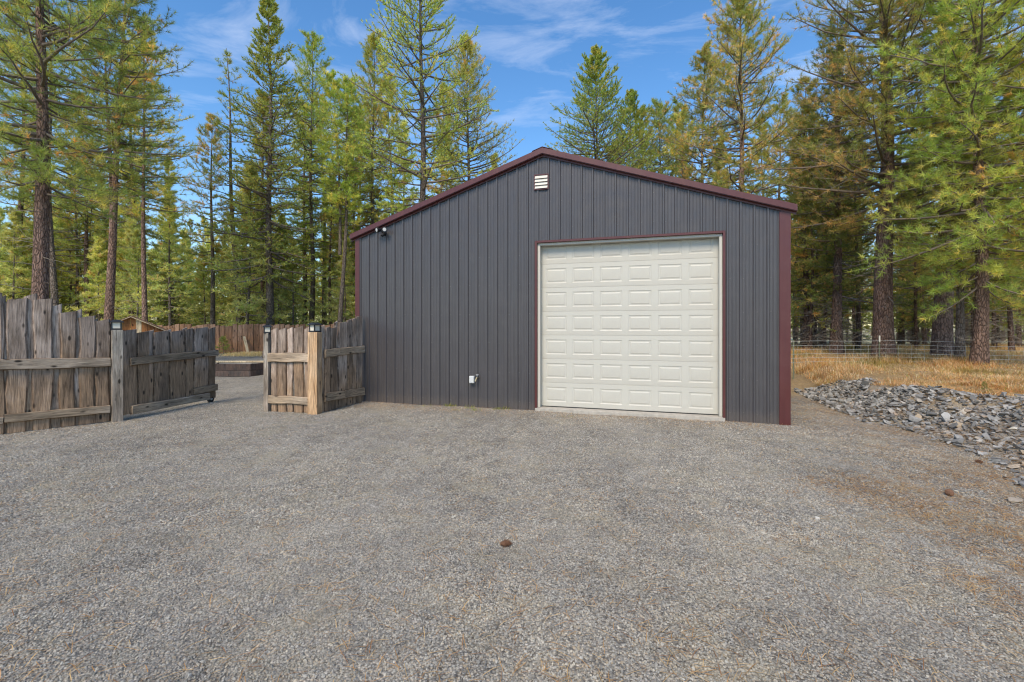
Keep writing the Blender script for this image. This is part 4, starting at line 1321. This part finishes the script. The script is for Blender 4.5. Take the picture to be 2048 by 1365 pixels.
for u, Y, i, s in ((650, 31, 0, 1.3), (705, 30, 0, 1.2), (720, 34, 2, 1.2), (785, 31, 0, 1.4), (800, 34, 1, 1.5), (880, 31, 0, 1.35), (900, 35, 1, 1.5), (985, 33, 1, 1.25), (1230, 35, 1, 1.4), (1290, 34, 0, 1.35), (1345, 36, 2, 1.25), (1360, 31, 0, 1.25), (1440, 29, 1, 1.2), (1530, 31, 0, 1.15), (1370, 36, 2, 1.0), (1590, 33, 0, 1.0)):
    place((protoL, 0), i, kx(u) * Y, Y, (s, s), 'partly hidden pine filling the treeline above the %s roof slope' % ('left' if u < 1085 else 'right'), GB + (' on the left' if u < 1085 else ' on the right'))

# seedlings
sd = dict(H=0.75, d=0.025, hb=0.04, rmax=0.36, nbr=26, J=5, T=3, nn=12, nl=0.06, nw=0.006, pal='bright', dead=0, kind='cone', wig=0.01)
make_tree('conifer_seedling', kx(447) * 20.8, 20.8, 'small green conifer seedling at the foot of the far brown fence', seed=700, cat='seedling', **sd)
sd2 = dict(sd); sd2.update(pal='green', nbr=20)
sdo = make_tree('conifer_seedling', kx(1969) * 9.3, 9.3, 'tiny green seedling growing among the grey rocks', seed=701, cat='seedling', **sd2)
sdo.scale = (0.22, 0.22, 0.26)

# ------------------------------------------------------------------ rocks on the bank
def rock_mesh(seed, flat):
    r = random.Random(seed)
    bm = bmesh.new()
    for k in range(13):
        a = r.uniform(0, 6.28); q = r.uniform(0.55, 1.0)
        bm.verts.new((0.5 * q * math.cos(a), 0.36 * q * math.sin(a), flat * r.choice((-1, 1)) * r.uniform(0.55, 1.0)))
    bmesh.ops.convex_hull(bm, input=bm.verts)
    me = bpy.data.meshes.new('rock'); bm.to_mesh(me); bm.free()
    me.materials.append(M['rock'])
    return me
rock_me = [rock_mesh(800 + i, random.uniform(0.06, 0.15)) for i in range(14)]
cand = []
r3 = random.Random(5)
while len(cand) < 4800:
    y = r3.uniform(5.0, 12.9)
    e_ = float(edge(y)); wd = float(np.interp(y, [5, 8, 8.8, 10, 11.5, 13], [3.4, 2.9, 2.3, 1.35, 1.1, 0.35]))
    wob = 0.28 * math.sin(y * 2.3) + 0.2 * math.sin(y * 5.1 + 1)
    q = r3.uniform(-0.06, 1.0)
    if q < 0.08 and r3.random() < 0.5: continue
    x = e_ + (wd + wob) * q
    if x > kx(2048) * y + 0.9: continue
    cand.append((x, y))
rb = empty('rock_bank', (7.4, 8.5, 0))
tag(rb, 'sloping bank of loose flat grey slate rocks right of the barn', 'rock bank')
cand.sort(key=lambda p: p[1])
nearest = cand[::1]
sizes = [r3.uniform(0.05, 0.15) if r3.random() < 0.93 else r3.uniform(0.15, 0.24) for _ in cand]
order = sorted(range(len(cand)), key=lambda i: -sizes[i] / cand[i][1])
big = set(order[:300])
bv, bf, bn = [], [], 0
hulls = [(np.array([v.co[:] for v in m.vertices]), [tuple(p.vertices) for p in m.polygons]) for m in rock_me]
for i, (x, y) in enumerate(cand):
    s = sizes[i]
    k = r3.randrange(14)
    h0 = gh(x, y); sx = (gh(x + .1, y) - h0) / .1; sy_ = (gh(x, y + .1) - h0) / .1
    rot = Euler((math.atan(sy_) + r3.gauss(0, .30), -math.atan(sx) + r3.gauss(0, .30), r3.uniform(0, 6.28)))
    zc = h0 + s * r3.uniform(0.0, 0.36)
    sc = (s, s * r3.uniform(.8, 1.1), s * r3.uniform(.8, 1.3))
    if i in big:
        o = link('rock', rock_me[k], None, rb, (x - 7.4, y - 8.5, zc), rot)
        o.scale = sc
    else:
        Mx = np.array(Matrix.LocRotScale(Vector((x - 7.4, y - 8.5, zc)), rot, Vector(sc)))
        v = hulls[k][0] @ Mx[:3, :3].T + Mx[:3, 3]
        bv.append(v); bf += [tuple(j + bn for j in f) for f in hulls[k][1]]; bn += len(v)
def mat_smallrock():
    t = NT('small_slate')
    p = t.coord('Position')
    isl = t.new('ShaderNodeNewGeometry').outputs['Random Per Island']
    base = t.ramp(isl, [(0.0, (0.11, 0.107, 0.10)), (0.5, (0.235, 0.23, 0.215)), (0.85, (0.38, 0.37, 0.345)), (0.95, (0.30, 0.22, 0.15)), (1.0, (0.46, 0.43, 0.38))])
    k = t.mix(1.0, base, t.ramp(t.noise(p, 20, 5, 0.65), [(0.3, 0.75), (0.7, 1.2)]), 'MULTIPLY')
    t.bsdf(k, 0.8, 0, 0.3, t.bump(t.noise(p, 60, 5, 0.7), 0.4, 0.008))
    return t.m
me = bpy.data.meshes.new('small_rocks'); me.from_pydata(np.concatenate(bv).tolist(), [], bf)
tag(link('small_rocks', me, mat_smallrock(), rb), kind='stuff')

# ------------------------------------------------------------------ dry grass on the bank
def blades(N, px, py, h, w, cols, seed, lean=0.5, pz=None):
    r = np.random.default_rng(seed)
    a = r.uniform(0, 6.28, N); ln = r.uniform(0.25, 1.0, N) * lean
    dx, dy = np.cos(a), np.sin(a)
    b = np.stack([px, py, (ground_h(px, py) if pz is None else pz) - 0.01], -1)
    sd_ = np.stack([-dy, dx, np.zeros(N)], -1) * (w / 2)[:, None]
    mid = b + np.stack([dx * ln * h * .35, dy * ln * h * .35, h * np.maximum(.6 - .16 * ln, .08)], -1)
    tip = b + np.stack([dx * ln * h, dy * ln * h, h * np.maximum(1 - .35 * ln, 0.06)], -1)
    V_ = np.stack([b - sd_, b + sd_, mid + sd_ * .8, mid - sd_ * .8, tip], 1).reshape(-1, 3)
    i = np.arange(N)[:, None] * 5
    Q_ = i + np.array([[0, 1, 2, 3]]); T3 = i + np.array([[3, 2, 4]])
    return V_, [Q_, T3], np.repeat(cols, 5, 0)
def pick(N, pal, seed):
    r = np.random.default_rng(seed)
    w_ = np.array([p[1] for p in pal], float); w_ /= w_.sum()
    return np.array([p[0] for p in pal])[r.choice(len(pal), N, p=w_)] * r.uniform(0.75, 1.25, (N, 1))
r = np.random.default_rng(21)
N = 180000
yy = 7.5 + 20 * r.uniform(0, 1, N) ** 1.25
xx = edge(yy) + 0.6 + r.uniform(0, 1, N) * (kx(2048) * yy * 1.12 + 1.0 - edge(yy) - 0.6)
wd = np.interp(yy, [5, 8, 8.8, 10, 11.5, 13], [3.4, 2.9, 2.3, 1.35, 1.1, 0.35])
patch = vnoise(xx * 1.1, yy * 1.1, 31)
ok = (xx - edge(yy) > wd - 0.25 + 0.3 * patch) & (r.uniform(0, 1, N) < 0.55 + 0.45 * patch) & (xx > kx(1560) * yy)
xx, yy, patch = xx[ok], yy[ok], patch[ok]
N = len(xx)
pal = [((0.66, 0.38, 0.17), 4), ((0.78, 0.53, 0.32), 4), ((0.88, 0.70, 0.48), 3.5), ((0.46, 0.21, 0.09), 1.6), ((0.62, 0.50, 0.18), 1.2), ((0.28, 0.30, 0.08), 0.7)]
cl = pick(N, pal, 22)
gr = smooth01(0.35, 0.9, vnoise(xx * 0.8, yy * 0.8, 33))[:, None] * (yy > 12)[:, None] * 0.7
cl = cl * (1 - gr) + np.array([0.24, 0.25, 0.06]) * gr * r.uniform(.8, 1.3, (N, 1))
tone = 0.95 + 0.28 * vnoise(xx * 2.6, yy * 2.6, 35) + 0.15 * vnoise(xx * 6, yy * 6, 36)
cl = np.clip(cl * tone[:, None], 0, .9)
wm = smooth01(-.2, .8, vnoise(xx * .9 + 4, yy * .9, 37))[:, None]
cl = cl * (1 - .35 * wm * np.array([0.0, .35, .8]))
hh = r.uniform(0.06, 0.24, N) * (0.75 + 0.5 * np.clip(patch, -.5, 1)) * np.interp(yy, [8, 11, 15], [0.6, 0.9, 1.5])
V_, F_, C_ = blades(N, xx, yy, hh, r.uniform(0.005, 0.010, N), cl, 23, np.interp(yy, [8, 10.5, 13, 16], [2.7, 2.3, 1.5, 1.0]))
tag(link('dry_grass', mesh_np('dry_grass', V_, F_, C_), M['straw']), 'dry orange and straw coloured grass covering the bank under the trees', 'grass', kind='stuff')
# straw by the far fence
N = 5000
xx = kx(505) * 20.3 + r.normal(0, 0.55, N); yy = 20.4 + r.normal(0, 0.35, N)
V_, F_, C_ = blades(N, xx, yy, r.uniform(0.05, 0.22, N), r.uniform(0.008, 0.014, N), pick(N, [((0.85, 0.70, 0.42), 3), ((0.76, 0.58, 0.30), 2)], 25), 26, 1.2)
tag(link('straw_heap', mesh_np('straw_heap', V_, F_, C_), M['straw']), 'low heap of yellow straw by the leaning lumber stick', 'straw', kind='stuff')
# weeds and grass tufts by the wall foot
wv = []
for (s_, d_, n_b, hb_) in ((1.9, .15, 40, .07), (2.46, .05, 90, .13), (3.0, .18, 40, .12), (3.6, .1, 50, .10), (3.75, .05, 40, .14), (2.8, .5, 60, .05), (5.2, .5, 60, .04), (3.2, .35, 60, .08)):
    p = wall_pt(s_, 0, -d_)
    wv.append((p[0] + r.normal(0, .07, n_b), p[1] + r.normal(0, .05, n_b), r.uniform(.3, 1, n_b) * hb_))
xx = np.concatenate([a[0] for a in wv]); yy = np.concatenate([a[1] for a in wv]); hh = np.concatenate([a[2] for a in wv])
V_, F_, C_ = blades(len(xx), xx, yy, hh, np.full(len(xx), .007), pick(len(xx), [((0.25, 0.30, 0.07), 3), ((0.45, 0.42, 0.15), 2)], 27), 28, 1.0)
tag(link('wall_weeds', mesh_np('wall_weeds', V_, F_, C_), M['straw']), 'thin green weeds sprouting along the foot of the barn wall', 'weeds', kind='stuff')

# ------------------------------------------------------------------ fallen needles and gravel stones
def litter_mesh(N, seed):
    r = np.random.default_rng(seed)
    pts = []
    yy = 2.0 + 10.5 * r.uniform(0, 1, N * 6) ** 1.3
    xx = r.uniform(-1.25, 1.25, N * 6) * yy
    wd_ = (xx + 3.706) * (-math.sin(WT)) + (yy - 11.32) * (-math.cos(WT))
    ws_ = (xx + 3.706) * math.cos(WT) - (yy - 11.32) * math.sin(WT)
    den = 0.04 + 0.75 * smooth01(-3.2, 0.2, xx - edge(yy) + 0.5 * vnoise(xx * 1.3, yy * 1.3, 4))
    den = np.maximum(den, 0.5 * smooth01(1.3, 0.1, wd_) * (ws_ > -1.2))
    den = den * np.clip(0.6 + 0.3 * vnoise(xx * 1.7, yy * 1.7, 41) + 0.35 * vnoise(xx * 5.5, yy * 5.5, 45), 0.15, 1.5)
    ok = (r.uniform(0, 1, len(xx)) < den) & ((wd_ > 0.02) | (ws_ < -1.2) | (ws_ > BW + .03)) & (xx - edge(yy) < 2.2)
    xx, yy = xx[ok][:N], yy[ok][:N]
    n = len(xx)
    z = ground_h(xx, yy) + r.uniform(0.010, 0.018, n) + np.where(xx - edge(yy) > 0, r.uniform(0, 0.06, n), 0)
    a = r.uniform(0, 6.28, n) * 1.0
    l = r.uniform(0.05, 0.15, n); w_ = r.uniform(0.0012, 0.0019, n)
    d = np.stack([np.cos(a), np.sin(a), r.normal(0, .05, n)], -1)
    sdv = np.stack([-np.sin(a), np.cos(a), np.zeros(n)], -1) * w_[:, None]
    b = np.stack([xx, yy, z], -1)
    m_ = b + d * (l * .5)[:, None] + sdv * r.normal(0, 2.2, n)[:, None] + np.array([0, 0, .006])
    V_ = np.stack([b - sdv, b + sdv, m_ + sdv, m_ - sdv, b + d * l[:, None]], 1).reshape(-1, 3)
    i = np.arange(n)[:, None] * 5
    return V_, [i + np.array([[0, 1, 2, 3]]), i + np.array([[3, 2, 4]])], np.repeat(pick(n, [((0.54, 0.31, 0.13), 4), ((0.68, 0.47, 0.24), 3), ((0.34, 0.17, 0.08), 2)], 43), 5, 0)
V_, F_, C_ = litter_mesh(60000, 42)
tag(link('fallen_needles', mesh_np('fallen_needles', V_, F_, C_), M['straw']), 'scattered brown fallen pine needles lying on the gravel', 'pine needles', kind='stuff')

def pebble(seed):
    r = random.Random(seed)
    bm = bmesh.new()
    for k in range(9):
        v = Vector((r.gauss(0, 1), r.gauss(0, 1), r.gauss(0, 1))).normalized()
        bm.verts.new((v.x * .5, v.y * .42, v.z * .3))
    bmesh.ops.convex_hull(bm, input=bm.verts)
    me = bpy.data.meshes.new('pebble'); bm.to_mesh(me); bm.free()
    me.materials.append(M['gravel'])
    return me
r = np.random.default_rng(77)
def ring(N, y0, y1, s0, s1):
    y = np.sqrt(r.uniform(y0 ** 2, y1 ** 2, N)); x = r.uniform(-1.16, 1.16, N) * y
    return x, y, r.uniform(s0, s1, N) * np.where(r.uniform(0, 1, N) < .03, 1.5, 1.0)
gs_ = [ring(125000, 2.0, 4.2, 0.008, 0.019), ring(95000, 4.2, 7.0, 0.011, 0.024), ring(60000, 7.0, 11.0, 0.014, 0.028)]
px = np.concatenate([g[0] for g in gs_]); py = np.concatenate([g[1] for g in gs_]); ps = np.concatenate([g[2] for g in gs_])
wd_ = (px + 3.706) * (-math.sin(WT)) + (py - 11.32) * (-math.cos(WT))
ws_ = (px + 3.706) * math.cos(WT) - (py - 11.32) * math.sin(WT)
flA = (py - 8.94) - (px + 7.47) * 1.2
ok = ((wd_ > 0.05) | (ws_ < -0.05) | (ws_ > BW + .05)) & (px - edge(py) < 0.2) & ((flA < -0.05) | (px > -7.5))
ok &= r.uniform(0, 1, len(px)) < np.clip(1.15 - 0.7 * smooth01(-2.6, 0.1, px - edge(py)), 0, 1)
px, py, ps = px[ok], py[ok], ps[ok]
pz = ground_h(px, py) + ps * 0.2
gm = bpy.data.meshes.new('gravel')
gm.vertices.add(len(px))
gm.vertices.foreach_set('co', np.stack([px, py, pz], -1).astype(np.float32).ravel())
a_ = gm.attributes.new('size', 'FLOAT', 'POINT'); a_.data.foreach_set('value', ps.astype(np.float32))
rot = np.stack([r.normal(0, .35, len(px)), r.normal(0, .35, len(px)), r.uniform(0, 6.28, len(px))], -1)
a_ = gm.attributes.new('turn', 'FLOAT_VECTOR', 'POINT'); a_.data.foreach_set('vector', rot.astype(np.float32).ravel())
gobj = link('gravel', gm)
tag(gobj, 'loose grey crushed gravel covering the yard', 'gravel', kind='stuff')
pcol = bpy.data.collections.new('pebble_shapes')
for k in range(8):
    pcol.objects.link(bpy.data.objects.new('pebble', pebble(900 + k)))
ng = bpy.data.node_groups.new('scatter_gravel', 'GeometryNodeTree')
ng.interface.new_socket('Geometry', in_out='INPUT', socket_type='NodeSocketGeometry')
ng.interface.new_socket('Geometry', in_out='OUTPUT', socket_type='NodeSocketGeometry')
gi = ng.nodes.new('NodeGroupInput'); go = ng.nodes.new('NodeGroupOutput')
iop = ng.nodes.new('GeometryNodeInstanceOnPoints')
ci = ng.nodes.new('GeometryNodeCollectionInfo')
ci.inputs['Collection'].default_value = pcol
ci.inputs['Separate Children'].default_value = True
ci.inputs['Reset Children'].default_value = True
iop.inputs['Pick Instance'].default_value = True
na = ng.nodes.new('GeometryNodeInputNamedAttribute'); na.data_type = 'FLOAT'; na.inputs['Name'].default_value = 'size'
nb = ng.nodes.new('GeometryNodeInputNamedAttribute'); nb.data_type = 'FLOAT_VECTOR'; nb.inputs['Name'].default_value = 'turn'
ng.links.new(gi.outputs[0], iop.inputs['Points'])
ng.links.new(ci.outputs[0], iop.inputs['Instance'])
ng.links.new(na.outputs['Attribute'], iop.inputs['Scale'])
er = ng.nodes.new('FunctionNodeEulerToRotation')
ng.links.new(nb.outputs['Attribute'], er.inputs[0])
ng.links.new(er.outputs[0], iop.inputs['Rotation'])
ng.links.new(iop.outputs[0], go.inputs[0])
mod = gobj.modifiers.new('scatter', 'NODES'); mod.node_group = ng

# ------------------------------------------------------------------ single small things on the gravel
def pine_cone(x, y, L, rz, label):
    v, f = [], []
    core = []
    m = MB()
    rr = random.Random(int(x * 100))
    rows = 9
    for i in range(rows):
        q = i / (rows - 1)
        rad = 0.36 * math.sin(math.pi * (0.18 + 0.78 * q)) * L
        for k in range(8):
            a = k * math.pi / 4 + i * 0.4
            c = Vector((q * L - L / 2, rad * .45 * math.cos(a), rad * .45 * math.sin(a)))
            tip = Vector((q * L - L / 2 + 0.10 * L, rad * math.cos(a), rad * math.sin(a)))
            tg = Vector((0, -math.sin(a), math.cos(a))) * (rad * .36)
            m.add([c - tg, c + tg, tip + tg * .8, tip - tg * .8, tip + Vector((.03 * L, 0, 0)) + (tip - c) * .15], [(0, 1, 2, 3), (3, 2, 4)])
    m.cyl((-L / 2, 0, 0), (L / 2, 0, 0), 0.17 * L, 0.08 * L, 8)
    me = bpy.data.meshes.new('pine_cone'); me.from_pydata(m.v, [], m.f)
    o = link('pine_cone', me, M['cone'], None, (x, y, gh(x, y) + 0.30 * L), (0.1, 0.05, rz))
    tag(o, label, 'pine cone', 'pine cones lying on the gravel')
    return o
def on_ground(u, v):
    Y = CH * F / (v - 653.0)
    return kx(u) * Y, Y
x, y = on_ground(1012, 1093); pine_cone(x, y, 0.085, 0.2, 'brown pine cone alone in the middle of the gravel foreground')
x, y = on_ground(1899, 988); pine_cone(x, y, 0.10, 1.2, 'brown pine cone on the gravel below the rock bank')
x, y = on_ground(1958, 921); pine_cone(x, y, 0.075, 2.2, 'dark pine cone close under the foot of the rock bank')
def flat_rock(u, v, s, rz, label, mat):
    x, y = on_ground(u, v)
    me = rock_mesh(int(u), 0.09); me.materials.clear(); me.materials.append(M[mat])
    o = link('flat_stone', me, None, None, (x, y, gh(x, y) + 0.06 * s), (0.05, -0.04, rz))
    o.scale = (s, s, s)
    tag(o, label, 'stone')
flat_rock(2026, 1001, 0.2, 0.3, 'flat grey slate stone lying alone near the right edge', 'rock')
flat_rock(1904, 1005, 0.15, 2.9, 'small thin grey stone lying beside the pine cone', 'rock')
flat_rock(1632, 1036, 0.09, 0.1, 'small white chip lying on the gravel right of centre', 'white')
